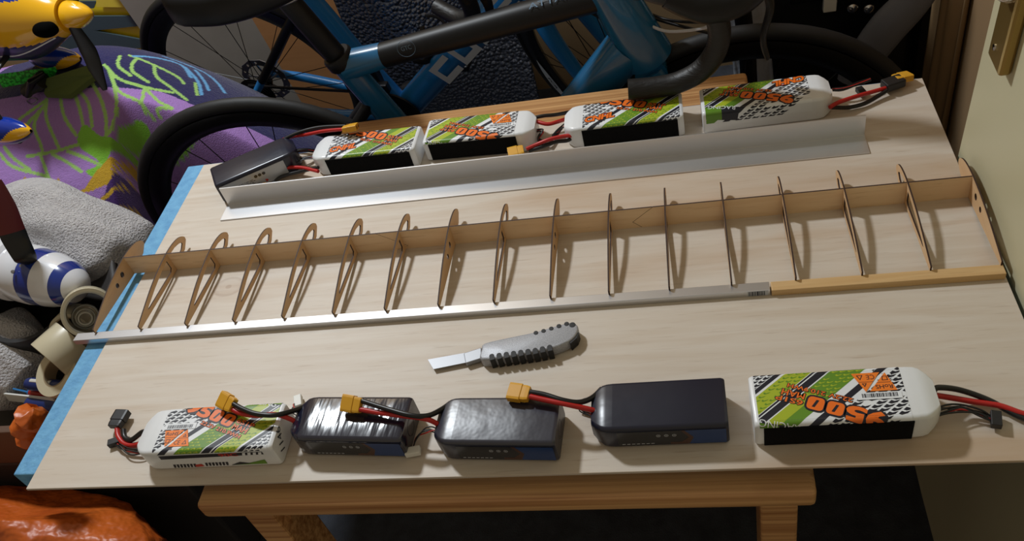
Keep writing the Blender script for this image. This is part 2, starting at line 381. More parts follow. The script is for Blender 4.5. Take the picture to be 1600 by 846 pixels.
# ------------------------------------------------------------------ battery packs
def label_art(sticker=True):
    """polygons (millimetres along and across the pack) with a material slot and a layer"""
    A = []
    N_, W_, G_, L_, O_, R_, S_, D_ = 0, 1, 2, 3, 4, 5, 6, 7
    k = 1.19                                            # stripes run at 40 degrees
    def stripe(a, b, m, lay, v0=-40, v1=110): A.append(([(a+k*v0, v0), (b+k*v0, v0), (b+k*v1, v1), (a+k*v1, v1)], m, lay))
    rnd = random.Random(3)
    stripe(14, 24, N_, 1); stripe(36, 71, G_, 1); stripe(73, 84, N_, 1); stripe(86, 89, N_, 1); stripe(90, 117, L_, 1); stripe(121, 128, N_, 1)
    stripe(54, 71, L_, 2, 30, 110)
    def treads(a, b, v0, v1, m, lay, rows, step, th, skip=0.):
        for r in range(rows):
            ua = a+(b-a)*r/rows; ub = a+(b-a)*(r+.74)/rows; v = v0
            while v < v1:
                if rnd.random() >= skip:
                    p = []
                    for du, dv in ((0, 0), (.5, step*.30), (1, 0), (1, th), (.5, step*.30+th), (0, th)):
                        uu = ua+(ub-ua)*du; p.append((uu+k*(v+dv), v+dv))
                    A.append((p[:2]+[p[4], p[5]], m, lay)); A.append(([p[1], p[2], p[3], p[4]], m, lay))
                v += step
    treads(-62, 8, -35, 105, N_, 2, 6, 4.6, 3.1, .10)
    treads(38, 70, -35, 40, L_, 3, 4, 4.2, 1.3, .15); treads(92, 116, -35, 105, G_, 3, 3, 4.6, 1.4, .15); treads(129, 152, -35, 60, N_, 2, 3, 4.4, 2.9, .10)
    for _ in range(26):                                 # splashes of black ink
        u, v = rnd.uniform(8, 40), rnd.uniform(0, 30); s = rnd.uniform(.4, 1.6)
        A.append(([(u, v), (u+s*2.4, v+s*.5), (u+s*1.7, v+s*1.5)], N_, 2))
    # RACING on a dark corner panel
    A.append(([(108, 70), (160, 60), (160, 84), (112, 92)], N_, 4)); A.append(([(134, 66), (160, 61), (160, 84), (134, 88)], G_, 5))
    for p in fit_text('RACING', (113, 66.5), 40, 7.5, -12, .0): A.append((p, W_, 6))
    # capacity figures
    ang = -22; ca, sa = math.cos(math.radians(ang)), math.sin(math.radians(ang))
    def loc(o, a, b): return (o[0]+a*ca-b*sa, o[1]+a*sa+b*ca)
    def rr(o, w, h, r, e=0.): return [loc(o, w/2+p[0], h/2+p[1]) for p in rrect(w+2*e, h+2*e, r+e, 3)]
    base = (29.5, 60.5)
    for i, ch in enumerate('9500'):
        o = loc(base, i*19.6, 0)
        A.append((rr(o, 16.5, 16, 4, 2.2), N_, 7))
        if ch == '0':
            A.append((rr(o, 16.5, 16, 4), O_, 8)); A.append(([loc(o, 5.5, 3.2), loc(o, 8.4, 3.2), loc(o, 11.2, 12.8), loc(o, 8.2, 12.8)], N_, 9))
        else:
            for p in fit_text(ch, o, 16, 16, ang, .045): A.append((p, O_, 8))
    def word(s, o, w, h, m=O_, off=.035, out=.085):
        for p in fit_text(s, o, w, h, ang, out): A.append((p, N_, 7))
        for p in fit_text(s, o, w, h, ang, off*.5): A.append((p, m, 8))
    word('6S1P', loc(base, 79.5, 8.6), 27, 6.0); word('MAH', loc(base, 79.5, -.6), 23, 7.2)
    word('22.2V', loc(base, 34, -9.2), 23, 5.0); word('210.9WH', loc(base, 61, -9.2), 38, 5.0)
    if sticker:
        A.append(([(10, 33), (53, 33), (53, 41.5), (10, 41.5)], W_, 10)); u = 14.0
        while u < 48:
            w = rnd.choice((.5, .5, .9, 1.3)); A.append(([(u, 34.2), (u+w, 34.2), (u+w, 39.2), (u, 39.2)], N_, 11)); u += w+rnd.choice((.5, .7))
        A.append(([(13, 31.5), (39.5, 31.5), (21, 8.5)], S_, 10)); A.append(([(43.5, 32), (26, 8), (54, 8)], S_, 10))      # two triangles of the certification sticker
        A.append(([(17.5, 21.2), (31.4, 21.2), (31.0, 20.7), (17.8, 20.7)], N_, 11)); A.append(([(34.6, 19.8), (48.6, 19.8), (48.9, 19.3), (34.2, 19.3)], N_, 11))
        for p in fit_text('RoHS', (16.6, 24.0), 16.5, 5.0, 0, .01): A.append((p, N_, 11))
        for p in fit_text('CE', (32.0, 10.6), 8.0, 6.0, 0, .0): A.append((p, N_, 11))
        A.append(([(43, 10.6), (49.6, 10.6), (46.3, 17)], N_, 11)); A.append(([(44.4, 11.4), (48.2, 11.4), (46.3, 15.2)], S_, 12))
        A.append(([(20, 13), (24.6, 13), (25.6, 18.6), (19.4, 18.6)], N_, 11)); A.append(([(20.8, 13.8), (23.9, 13.8), (24.6, 17.8), (20.3, 17.8)], S_, 12))
        A.append(([(40.8, 21.2), (45.8, 21.2), (43.3, 26.0)], N_, 11)); A.append(([(42.2, 22.0), (44.4, 22.0), (43.3, 24.2)], S_, 12))
    else:
        for p in fit_text('CNHL', (11, 13.0), 44, 12.5, 8, .10, shear=.25): A.append((p, N_, 9))
        for p in fit_text('CNHL', (11, 13.0), 44, 12.5, 8, .05, shear=.25): A.append((p, O_, 10))
        for p in fit_text('RC', (40, 27.5), 8, 3, 8, .03): A.append((p, R_, 10))
    return A
ART = {True: label_art(True), False: label_art(False)}
ART_MATS = ['navy_print', 'white_print', 'green_print', 'lime_print', 'orange_print', 'red_print', 'sticker_orange', 'dark_print']
LAY = .00006
PACKS = []
def wire(t, name, pts, r, mat, sub=6):
    return MB().tube(cr(pts, sub), r, 8).build(name, mat, t, smooth=60)
def box_in(t, name, c, ang, size, mat, pitch=0., bevel=.0008, taper=1.0):
    """small housing centred at c, long axis turned by ang (degrees) about z"""
    m = Matrix.Translation(Vector(c)) @ Matrix.Rotation(math.radians(ang), 4, 'Z') @ Matrix.Rotation(math.radians(pitch), 4, 'Y')
    a, b_, d = size[0]/2, size[1]/2, size[2]/2; B = MB()
    vs = [(-a, -b_, -d), (a, -b_*taper, -d*taper), (a, b_*taper, -d*taper), (-a, b_, -d), (-a, -b_, d), (a, -b_*taper, d*taper), (a, b_*taper, d*taper), (-a, b_, d)]
    B.add([tuple(m @ Vector(p)) for p in vs], [(3, 2, 1, 0), (4, 5, 6, 7), (0, 1, 5, 4), (1, 2, 6, 5), (2, 3, 7, 6), (3, 0, 4, 7)])
    return B.build(name, mat, t, bevel=bevel), m
def xt_plug(t, c, ang, pitch=0., roll=0., col='xt_yellow', cap='xt_yellow'):
    """two-pin battery connector; wires leave at +x of the local frame turned by ang"""
    m = Matrix.Translation(Vector(c)) @ Matrix.Rotation(math.radians(ang), 4, 'Z') @ Matrix.Rotation(math.radians(pitch), 4, 'Y') @ Matrix.Rotation(math.radians(roll), 4, 'X')
    B = MB()
    prof = [(-.5, -.42), (.5, -.42), (.5, .42), (.36, .5), (-.36, .5), (-.5, .42)]
    def sec(x, w, h): return [tuple(m @ Vector((x, p[0]*w, p[1]*h))) for p in prof]
    B.rings([sec(-.0125, .0205, .0105), sec(.003, .0205, .0105)]); B.rings([sec(.003, .0185, .0092), sec(.008, .0185, .0092), sec(.0125, .0165, .0088)])
    o = B.build('connector', col, t, bevel=.0005)
    p = MB()
    for s in (-1, 1): p.lathe([(0, .0026), (.0006, .0026)], m @ Vector((-.0126, s*.0052, 0)), (m.to_3x3() @ Vector((-1, 0, 0))), 12)
    q = p.build('contact', 'brass', o, smooth=40)
    return m
def pack(name, label, loc, rotz, L, Wd, Hh, kind, sticker=True, velcro=None, vshift=0., fold=False, group=None):
    t = thing(name, label, 'battery', (loc[0], loc[1], 0), (0, 0, math.radians(rotz)), group)
    wrap = 'white_wrap' if kind == 'white' else {'black': 'black_wrap', 'glossy': 'black_wrap_glossy', 'scuffed': 'black_wrap_scuffed'}[kind]
    X0, X1 = -L/2, L/2; b = MB(); R = []
    def ring(x, sw, sh, r=.005):
        return [(x, p[0], Hh/2+p[1]) for p in rrect(Wd*sw, Hh*sh, min(r, Hh*sh*.4), 4)]
    for x, sw, sh in ((X0, 1, 1), (X0+.02, 1, 1), (0, 1.0, 1), (X1-.004, 1, 1), (X1-.001, .975, .96), (X1, .94, .92)): R.append(ring(x, sw, sh))
    b.rings(R, cap=(True, True)); body = b.build('pack_body', wrap, t, smooth=35, world=False)
    c = MB(); R = []
    for x, sw, sh in ((0, 1, 1), (-.007, .985, .985), (-.012, .94, .96), (-.019, .76, .84), (-.024, .58, .72)): R.append(ring(X0+x, sw, sh))
    c.rings(R); c.build('wrapped_end', wrap, t, smooth=50, world=False)
    def decal(nm, art, win, fn, mats, parent=body):
        d = MB()
        for poly, mi, lay in art:
            q = clip_poly(poly, *win)
            if q: d.add([fn(u, v, lay*LAY+.00025) for u, v in q], [tuple(range(len(q)))], mi)
        return d.build(nm, mats, parent, world=False)
    if kind == 'white':
        o, e = .5, Wd*1000-.5
        lo, hi = 5.2, Wd*1000-5.2
        art = [([(6, -50), (158, -50), (158, 120), (6, 120)], 1, 0)]+ART[sticker]
        decal('printed_label', art, (6, L*1000-5, lo+vshift, hi+vshift), lambda u, v, h: (X0+u/1000, -Wd/2+(v-vshift)/1000, Hh+h), ART_MATS)
        e0 = hi+vshift
        # the print bends over the long edges
        rr_ = .005
        def bend(side):
            def fn(u, v, h):
                s = (v-e0)/1000 if side > 0 else (lo+vshift-v)/1000
                a = min(s/rr_, math.pi/2); ex = max(0, s-rr_*math.pi/2)
                y = Wd/2-rr_+(rr_+h)*math.sin(a); z = Hh-rr_+(rr_+h)*math.cos(a)-ex
                return (X0+u/1000, side*y if side > 0 else -y, z)
            return fn
        for side in (1, -1):
            deep = 22 if fold and side > 0 else 7.2
            for kstrip in range(8 if deep < 10 else 14):
                pass
            st = [0, 1, 2, 3, 4, 5, 6, 7.2]+([22] if deep > 10 else [])
            d = MB(); fn = bend(side)
            for a_, b_ in zip(st[:-1], st[1:]):
                win = (6, L*1000-5, e0+a_, e0+b_) if side > 0 else (6, L*1000-5, lo+vshift-b_, lo+vshift-a_)
                for poly, mi, lay in art:
                    q = clip_poly(poly, *win)
                    if q: d.add([fn(u, v, lay*LAY+.00025) for u, v in q], [tuple(range(len(q)))], mi)
            d.build('label_fold', ART_MATS, body, world=False)
        if velcro:
            y = velcro*Wd/2
            MB().box((X0+.004, min(y, y+velcro*.0016), .003), (X1-.009, max(y, y+velcro*.0016), Hh-.0045)).build('hook_tape', 'velcro', t, bevel=.0004, world=False)
    PACKS.append(t); return t
def to_world(t, p): return INV[t].inverted() @ Vector(p)
HW = .038
GW = 'printed white battery packs'; GB = 'black shrink-wrapped battery packs'
# --- front row
c1 = pack('battery_pack', 'white green-printed battery with 1146 handwritten on its end, front row left', (.2695, .0545), .5, .164, .066, HW, 'white', True, None, group=GW)
# side print
sd = MB()
def side(poly, mi, h=.0003): sd.add([(-.082+u/1000, -.033-h, v/1000) for u, v in poly], [tuple(range(len(poly)))], mi)
side([(12, 24), (150, 26), (150, 31.5), (12, 31.5)], 0)
for p in fit_text('90C', (92, 25.2), 24, 5.8, 0, .03): side(p, 5, .0005)
for i in range(7): side([(20+i*4.6, 5), (22.8+i*4.6, 5), (25+i*4.6, 12), (21.6+i*4.6, 12)], 0)
for i in range(7): side([(64+i*4.6, 6), (66.8+i*4.6, 6), (69+i*4.6, 13), (65.6+i*4.6, 13)], 0)
side([(50, 5), (62, 6), (60, 11), (51, 10)], 5, .0004); side([(100, 6), (120, 8), (146, 15), (146, 6)], 2, .0004); side([(98, 6), (112, 12), (126, 8)], 0, .0005)
for i in range(4): side([(122+i*7, 26), (126+i*7, 26), (128+i*7, 31), (124+i*7, 31)], 1, .0005)
sd.build('side_print', ART_MATS, [o for o in c1.children if o.name.startswith('pack_body')][0], world=False)
hw = MB()
for p in fit_text('1146', (-.012, .009), .030, .0105, 62, .0):
    hw.add([(.0824, u-.002, v+.000) for u, v in p], [tuple(range(len(p)))])
hw.build('handwriting', 'navy_print', [o for o in c1.children if o.name.startswith('pack_body')][0], world=False)

def black_side(t, L, Wd):
    body = [o for o in t.children if o.name.startswith('pack_body')][0]; d = MB()
    def q(poly, mi, h=.0003): d.add([(-L/2+u/1000, -Wd/2-h, v/1000) for u, v in poly], [tuple(range(len(poly)))], mi)
    LL = L*1000
    q([(4, 5), (LL-3, 5), (LL-3, 30), (4, 30)], 0); q([(LL-42, 5), (LL-3, 5), (LL-3, 30), (LL-46, 30), (LL-37, 17)], 1, .0004); q([(LL-62, 5), (LL-42, 5), (LL-37, 17), (LL-46, 30), (LL-50, 30), (LL-42, 17), (LL-50, 9), (LL-62, 9)], 2, .0004)
    for i in range(3):
        c = circ(LL-74+i*8.4, 22, 2.3, 12); c2 = circ(LL-74+i*8.4, 22, 1.7, 12)
        for j in range(12): q([c[j-1], c[j], c2[j], c2[j-1]], 3, .0005)
        q([(LL-75+i*8.4, 21.2), (LL-73+i*8.4, 21.6), (LL-74+i*8.4, 23)], 3, .0005)
    for i in range(7): q([(8+i*5.2, 7.5), (11.5+i*5.2, 7.5), (11.5+i*5.2, 8.6), (8+i*5.2, 8.6)], 3, .0005)
    d.build('side_print', ['dark_print', 'blue_print', 'brown_print', 'light_print'], body, world=False)
    e = MB(); c = circ(0, 0, 1, 28)
    for j in range(28):
        a, b = c[j-1], c[j]
        e.add([(L/2+.0004, a[0]*.011, .018+a[1]*.011), (L/2+.0004, b[0]*.011, .018+b[1]*.011), (L/2+.0004, b[0]*.0100, .018+b[1]*.0100), (L/2+.0004, a[0]*.0100, .018+a[1]*.0100)], [(0, 1, 2, 3)])
    e.build('end_ring', 'dark_print', body, world=False)
k1 = pack('battery_pack', 'glossy black battery next to the white pack marked 1146, front row', (.4515, .0610), -3.5, .122, .062, .037, 'glossy', group=GB)
k2 = pack('battery_pack', 'scuffed glossy black battery, middle one of the three black packs in front', (.6315, .0490), -3.0, .118, .063, .037, 'scuffed', group=GB)
k3 = pack('battery_pack', 'dull black battery beside the white printed pack at front right', (.8115, .0620), .3, .122, .064, .036, 'black', group=GB)
for t, L, W_ in ((k1, .122, .062), (k2, .118, .063), (k3, .122, .064)): black_side(t, L, W_)
c2 = pack('battery_pack', 'white printed battery with black hook tape, front row nearest the door', (.9770, .0605), 180.8, .158, .066, HW, 'white', True, 1, group=GW)
# --- back row
k4 = pack('battery_pack', 'black battery lying askew at the left end of the back row', (.1240, .5915), 209.5, .122, .062, .039, 'black', group=GB)
c3 = pack('battery_pack', 'white printed battery at the left of the four white packs behind the angle', (.3460, .6080), -1.5, .160, .064, HW, 'white', False, -1, group=GW)
c4 = pack('battery_pack', 'white printed battery with an orange certification sticker, back row', (.5170, .6160), 178.0, .158, .064, HW, 'white', True, 1, group=GW)
c5 = pack('battery_pack', 'white printed battery half under the handlebar end, back row', (.7700, .6080), .4, .158, .064, HW, 'white', False, -1, group=GW)
c6 = pack('battery_pack', 'white printed battery without hook tape, right end of the back row', (.9570, .6100), 181.0, .162, .066, HW, 'white', False, None, 9.5, True, group=GW)
# printed face of the askew pack
body = [o for o in k4.children if o.name.startswith('pack_body')][0]; d = MB()
def q(poly, mi, h=.0003): d.add([(.061-u/1000, .031+h, v/1000) for u, v in poly], [tuple(range(len(poly)))], mi)
q([(5, 4), (118, 4), (118, 33), (5, 33)], 0)
for r_ in range(6):
    u = 10
    while u < 60:
        w = random.uniform(2, 7); q([(u, 8+r_*2.6), (u+w, 8+r_*2.6), (u+w, 9+r_*2.6), (u, 9+r_*2.6)], 1, .0005); u += w+1.2
for i in range(3): q(circ(66+i*7, 25, 3.0, 10), 1, .0005)
d.build('side_print', ['light_print', 'dark_print'], body, world=False)

# ------------------------------------------------------------------ leads and connectors
def leads(t, blk, red, plug=None, ang=0, pitch=0, roll=0, col='xt_yellow', r=.0031):
    wire(t, 'black_lead', blk, r, 'wire_black'); wire(t, 'red_lead', red, r, 'wire_red')
    if plug is not None: xt_plug(t, plug, ang, pitch, roll, col)
def balance(t, pts, n=5, r=.00085, spread=.0022, plug=None, ang=0, col='plug_black', seed=0):
    rnd = random.Random(seed)
    for i in range(n):
        o = (i-(n-1)/2)*spread
        P = []
        for j, p in enumerate(pts):
            jit = 0 if j in (0, len(pts)-1) else 1
            P.append((p[0]+rnd.uniform(-.002, .002)*jit, p[1]+o*.6+rnd.uniform(-.0025, .0025)*jit, p[2]+abs(o)*.3*jit+rnd.uniform(0, .003)*jit))
        wire(t, 'balance_wire', P, r, ('wire_black', 'wire_black', 'wire_red', 'wire_black', 'wire_black', 'wire_black')[i % 6], 5)
    if plug is not None: box_in(t, 'balance_plug', plug, ang, (.010, .018, .0075), col)
# white pack at front left: black connector
xt = at(186, 656, .010)
leads(c1, [at(232, 676, .022), at(222, 676, .020), at(205, 688, .010), at(195, 684, .008), at(193, 672, .010)], [at(234, 685, .018), at(215, 695, .008), at(196, 695, .006), at(185, 683, .007), at(183, 670, .009)], (xt[0], xt[1], .0105), -95, 0, 0, 'plug_black', .0035)
balance(c1, [at(236, 694, .012), at(222, 708, .006), at(203, 707, .005), at(190, 698, .005), at(182, 692, .006)], 5, .001, .003, (at(180, 691, .005)), -70)
# black pack 1 -> connector on the white pack
leads(k1, [at(478, 634, .030), at(462, 641, .036), at(430, 649, .050), at(400, 647, .053), at(378, 639, .053), at(364, 631, .053)], [at(466, 664, .024), at(455, 656, .034), at(430, 648, .046), at(400, 650, .046), at(375, 646, .047), at(363, 640, .048)], at(355, 629, .0505), -30, 0, 28)
balance(k1, [at(474, 650, .020), at(462, 646, .018), at(458, 636, .008), at(466, 630, .006)], 4, .0008, .003, at(466, 628, .006), 20, 'plug_white')
# black pack 2 -> connector on black pack 1
leads(k2, [at(704, 630, .030), at(690, 640, .034), at(668, 650, .044), at(640, 649, .051), at(600, 638, .0515), at(566, 627, .0525)], [at(692, 672, .022), at(680, 661, .034), at(660, 654, .044), at(620, 649, .046), at(590, 645, .046), at(562, 640, .0475)], at(550, 632, .0490), -14, 0, 32)
balance(k2, [at(693, 686, .016), at(680, 676, .020), at(664, 676, .020), at(652, 688, .010), at(646, 698, .006)], 4, .0008, .002, at(645, 706, .0065), -80, 'plug_white', 3)
# black pack 3 -> connector on black pack 2
leads(k3, [at(940, 608, .028), at(925, 622, .032), at(905, 629, .040), at(880, 626, .046), at(850, 617, .047), at(828, 613, .0475)], [at(940, 645, .024), at(920, 640, .034), at(885, 632, .044), at(850, 625, .046), at(828, 620, .047)], at(811, 614.5, .0445), -12, 0, 8)
balance(k3, [at(940, 632, .018), at(928, 628, .022), at(912, 630, .012), at(905, 640, .004), at(925, 650, .003)], 4, .0008, .002, None, 0, 'plug_black', 5)
# white pack at front right
leads(c2, [at(1458, 612, .026), at(1466, 606, .026), at(1500, 610, .016), at(1545, 626, .008), at(1585, 648, .006), at(1625, 664, .008)], [at(1460, 618, .022), at(1480, 621, .014), at(1520, 628, .008), at(1560, 634, .008), at(1595, 646, .008), at(1628, 655, .008)], at(1642, 662, .0075), 155, 0, 0)
balance(c2, [at(1452, 650, .018), at(1475, 645, .014), at(1500, 641, .010), at(1530, 648, .007), at(1548, 655, .007)], 6, .0011, .0026, at(1556, 656, .0078), -12)
# askew black pack
leads(k4, [at(436, 226, .030), at(447, 216, .036), at(470, 206, .042), at(500, 199, .046), at(540, 197, .050)], [at(432, 222, .024), at(455, 214, .030), at(480, 210, .038), at(505, 205, .044), at(538, 202, .050)], at(547, 200, .0512), 186, 0, 20)
balance(k4, [at(440, 252, .016), at(455, 241, .024), at(475, 236, .022), at(490, 236, .012)], 5, .0011, .003, None, 0, 'plug_black', 7)
# white pack 1 of the back row
leads(c3, [at(497, 262, .020), at(470, 268, .012), at(440, 276, .008), at(425, 288, .008), at(415, 296, .010)], [at(497, 268, .018), at(470, 262, .016), at(445, 263, .014), at(428, 270, .012), at(415, 282, .010)], at(408, 296, .0085), 40)
balance(c3, [at(492, 246, .016), at(478, 248, .014), at(460, 255, .012), at(448, 260, .010)], 5, .001, .003, at(450, 262, .008), 60, 'plug_black', 9)
# white pack 2 of the back row
leads(c4, [at(834, 184, .030), at(850, 181, .030), at(870, 179, .026), at(905, 172, .014), at(935, 164, .010)], [at(838, 190, .026), at(855, 194, .024), at(872, 190, .022), at(890, 184, .010), at(920, 175, .008)], None)
balance(c4, [at(836, 205, .016), at(848, 206, .018), at(842, 220, .010), at(856, 226, .006), at(868, 214, .006), at(878, 200, .010)], 5, .0011, .003, None, 0, 'plug_black', 11)
# white pack 3 of the back row
leads(c5, [at(898, 208, .020), at(888, 219, .016), at(868, 222, .016), at(845, 230, .016), at(826, 236, .014)], [at(896, 212, .022), at(880, 213, .024), at(858, 218, .024), at(838, 226, .020), at(822, 233, .018)], at(806, 238, .016), -168+180, 0, 10)
balance(c5, [at(894, 190, .022), at(884, 196, .022), at(872, 206, .012), at(862, 214, .006)], 5, .001, .003, None, 0, 'plug_black', 13)
# white pack 4 of the back row
leads(c6, [at(1300, 168, .016), at(1325, 168, .006), at(1350, 162, .006), at(1372, 150, .008), at(1386, 141, .011)], [at(1296, 168, .020), at(1310, 160, .020), at(1340, 150, .018), at(1365, 143, .014), at(1386, 137, .012)], None)
xt_plug(c6, at(1409, 121, .0125), 200, -8, 10)
box_in(c6, 'plug_boot', at(1395, 130, .012), 20, (.030, .020, .013), 'plug_black', 0, .002)
balance(c6, [at(1300, 140, .020), at(1318, 142, .018), at(1340, 134, .018), at(1360, 124, .022)], 4, .0012, .003, at(1345, 143, .008), 15, 'plug_black', 15)

# ------------------------------------------------------------------ bicycles
M('tyre', lin(16, 16, 17), .62, bump=(400, .15, .001)); M('rim_black', lin(12, 12, 14), .3); M('frame_blue', lin(34, 118, 184), .26, coat=.5); M('frame_teal', lin(22, 92, 134), .26, coat=.5)
M('frame_black', lin(13, 13, 15), .45, spec=.3); M('steel', lin(150, 150, 154), .3, metal=.9); M('dark_metal', lin(40, 40, 44), .4, metal=.7); M('bar_tape', lin(12, 12, 14), .5, bump=((60, 60, 400), .5, .002))
M('letter_silver', lin(214, 220, 224), .4); M('letter_dim', lin(90, 116, 140), .4); M('spoke_black', lin(20, 20, 22), .4, metal=.5); M('cable_white', lin(190, 192, 196), .4)
RW = .345
def ring_mesh(name, prof, mat, seg=72, smooth=50):
    """wheel ring in the xz plane about the origin; prof: (radius, y)"""
    R = []
    for i in range(seg):
        a = 2*math.pi*i/seg; R.append([(r*math.cos(a), y, r*math.sin(a)) for r, y in prof])
    b = MB(); b.rings(R, closed=True); return b
WHEEL = {}
def wheel(root, centre, rear):
    k = 'c'
    def put(name, data, loc=centre, rot=(0, 0, 0), par=root):
        o = bpy.data.objects.new(name, data); COL.objects.link(o); o.parent = par; o.location = loc; o.rotation_euler = rot; return o
    if not WHEEL:
        def keep(key, b, mat, smooth=50):
            o = b.build(key, mat, None, smooth=smooth); WHEEL[key] = o.data; bpy.data.objects.remove(o)
        keep('tyre', ring_mesh('t', [(RW-.0145+.0145*math.cos(a), .0145*math.sin(a)) for a in [2*math.pi*j/14 for j in range(14)]], 'tyre'), 'tyre')
        keep('rim', ring_mesh('r', [(.318, .0115), (.300, .0135), (.279, .008), (.273, 0), (.279, -.008), (.300, -.0135), (.318, -.0115)], 'rim'), 'rim_black')
        b = MB(); b.tube([(0, .020, .012), (.0, .003, .276)], .0011, 5); keep('spoke', b, 'spoke_black')
        b = MB(); b.lathe([(-.05, .008), (-.047, .014), (-.032, .022), (-.026, .022), (-.020, .014), (.020, .014), (.026, .022), (.032, .022), (.047, .014), (.05, .008)], (0, 0, 0), (0, 1, 0), 20); keep('hub', b, 'dark_metal', 40)
        b = MB()
        for i in range(8): b.lathe([(-.0225-.0035*i, .053-.004*i), (-.0205-.0035*i, .053-.004*i)], (0, 0, 0), (0, 1, 0), 28)
        keep('cassette', b, 'dark_metal', 40)
        loops = [[((.070+.003*(j % 2))*math.cos(2*math.pi*j/24), (.070+.003*(j % 2))*math.sin(2*math.pi*j/24)) for j in range(24)], circ(0, 0, .052, 24)]
        loops2 = [circ(.0612*math.cos(2*math.pi*j/12), .0612*math.sin(2*math.pi*j/12), .0042, 8) for j in range(12)]
        V, F, _ = flat_shape(loops+loops2, .002); b = MB(); b.add([(v[0], v[2], v[1]) for v in V], F)
        for j in range(5):
            a = 2*math.pi*j/5; b.tube([(.016*math.cos(a), 0, .016*math.sin(a)), (.055*math.cos(a+.35), 0, .055*math.sin(a+.35))], .003, 6)
        keep('brake_disc', b, 'steel')
    w = put('wheel_tyre', WHEEL['tyre']); put('rim', WHEEL['rim'], (0, 0, 0), (0, 0, 0), w); hub = put('hub', WHEEL['hub'], (0, 0, 0), (0, 0, 0), w)
    for i in range(20): put('spoke', WHEEL['spoke'], (0, 0, 0), (0, 2*math.pi*i/20+.05, math.pi if i % 2 else 0), w)
    if rear: put('cassette', WHEEL['cassette'], (0, 0, 0), (0, 0, 0), w)
    put('brake_disc', WHEEL['brake_disc'], (0, .036, 0), (0, 0, 0), w)
    return w
def make_bike(label, x, y, yaw, lean, blue, letters, steer=0.):
    t = thing('road_bicycle', label, 'bicycle', (x, y, FLOOR), (-lean, 0, yaw), 'blue road bicycles')
    def part(name, b, mat, smooth=50, par=None, bevel=0): return b.build(name, mat, par or t, smooth=smooth, world=False, bevel=bevel)
    def tub(name, pts, r, mat, n=16, flat=1.0, sub=6, up=(0, 0, 1)): 
        P = cr(pts, sub) if len(pts) > 2 else [Vector(pts[0]).lerp(Vector(pts[1]), k/6) for k in range(7)]
        if isinstance(r, (tuple, list)):
            rr = [r[0]+(r[-1]-r[0])*i/(len(P)-1) if len(r) == 2 else float(np.interp(i/(len(P)-1), np.linspace(0, 1, len(r)), r)) for i in range(len(P))]
        else: rr = r
        return part(name, MB().tube(P, rr, n, flat=flat, up=up), mat)
    fx = .055 if letters else 0.           # longer frame
    HUB, BB, FH = (0, 0, RW), (.405, 0, .275), (.985+fx, 0, RW)
    CL, HT, HB = (.270, 0, .752), (.770+fx, 0, .835), (.828+fx, 0, .655)
    k_ = (Vector(HT)-Vector(HB)).normalized(); MS = Matrix.Translation(Vector(HB)) @ Matrix.Rotation(math.radians(steer), 4, k_) @ Matrix.Translation(-Vector(HB))      # turned handlebar
    DB, DT = Vector((.437, 0, .272)), Vector((.810+fx, 0, .655) if letters else (.80, 0, .685))
    wheel(t, HUB, True); fw = wheel(t, FH, False); fw.matrix_basis = MS @ Matrix.Translation(Vector(FH))
    tub('seat_tube', [BB, (.365, 0, .42), (.325, 0, .57), CL], [.034, .026, .026, .024], blue)
    tub('down_tube', [tuple(DB), tuple(DT)], [.038, .042], blue)
    tub('head_tube', [HB, HT], [.046, .036], blue)
    tt0 = Vector(CL).lerp(Vector(BB), .05); tt1 = Vector((.775+fx, 0, .795))
    tub('top_tube_joint', [tuple(tt0), tuple(tt0.lerp(tt1, .16))], [.029, .024], blue)
    top = tub('top_tube', [tuple(tt0.lerp(tt1, .155)), tuple(tt1)], [.0235, .027], 'frame_black')
    st = Vector(CL).lerp(Vector(BB), .22)
    for s in (-1, 1):
        a = Vector((st.x, s*.012, st.z)); bb = Vector((.0, s*.066, RW+.005)); mid = a.lerp(bb, .55); mid.y = s*.036
        q = a.lerp(bb, .78); q.y = s*.05
        tub('seat_stay', [a, mid, q], [.0125, .0115, .011], 'frame_black', 12)
        tub('seat_stay_tip', [q, Vector((q.x, q.y, q.z)).lerp(bb, .5)+Vector((0, s*.003, 0)), bb], [.0112, .010], blue, 12)
        tub('chain_stay', [(.385, s*.028, .270), (.26, s*.050, .288), (.10, s*.062, .325), (0, s*.066, RW-.005)], [.020, .014, .013, .011], blue, 12)
        tub('fork_blade', [(.832+fx, s*.024, .640), (.870+fx, s*.046, .55), (.925+fx, s*.052, .44), (.985+fx, s*.054, RW)], [.025, .021, .017, .012], blue, 12)
    tub('fork_crown', [(.832+fx, -.035, .640), (.832+fx, .035, .640)], .029, blue)
    tub('seatpost', [tuple(Vector(CL)+Vector((0, 0, -.005))), (.226, 0, .895)], .0185, 'frame_black', flat=1.15)
    part('seat_clamp', MB().lathe([(0, .0265), (.004, .029), (.022, .029), (.026, .0262)], Vector(CL)+Vector((.006, 0, -.02)), (-.27, 0, .96), 24), 'frame_black', 40)
    # saddle
    R = []
    for u in np.linspace(0, 1, 19):
        xx = .035+.265*u; w = min(.072, .070*(1-u)**.6*.95+.019)*(1 if u > .08 else .55+.45*(u/.08)**.5); zt = .962-.014*math.sin(math.pi*u)+.010*(1-u); zl = .880+.022*abs(2*u-.9)**2
        h = zt-zl; R.append([(xx, w*np.sign(math.cos(a))*abs(math.cos(a))**.6, .5*(zt+zl)+.5*h*np.sign(math.sin(a))*abs(math.sin(a))**.6) for a in [2*math.pi*j/24 for j in range(24)]])
    sad = part('saddle', MB().rings(R), 'frame_black', 60)
    b = MB()
    for s in (-1, 1): b.tube(cr([(.060, s*.03, .905), (.13, s*.022, .890), (.235, s*.022, .888), (.29, s*.012, .905)], 6), .0036, 8)
    part('saddle_rail', b, 'steel')
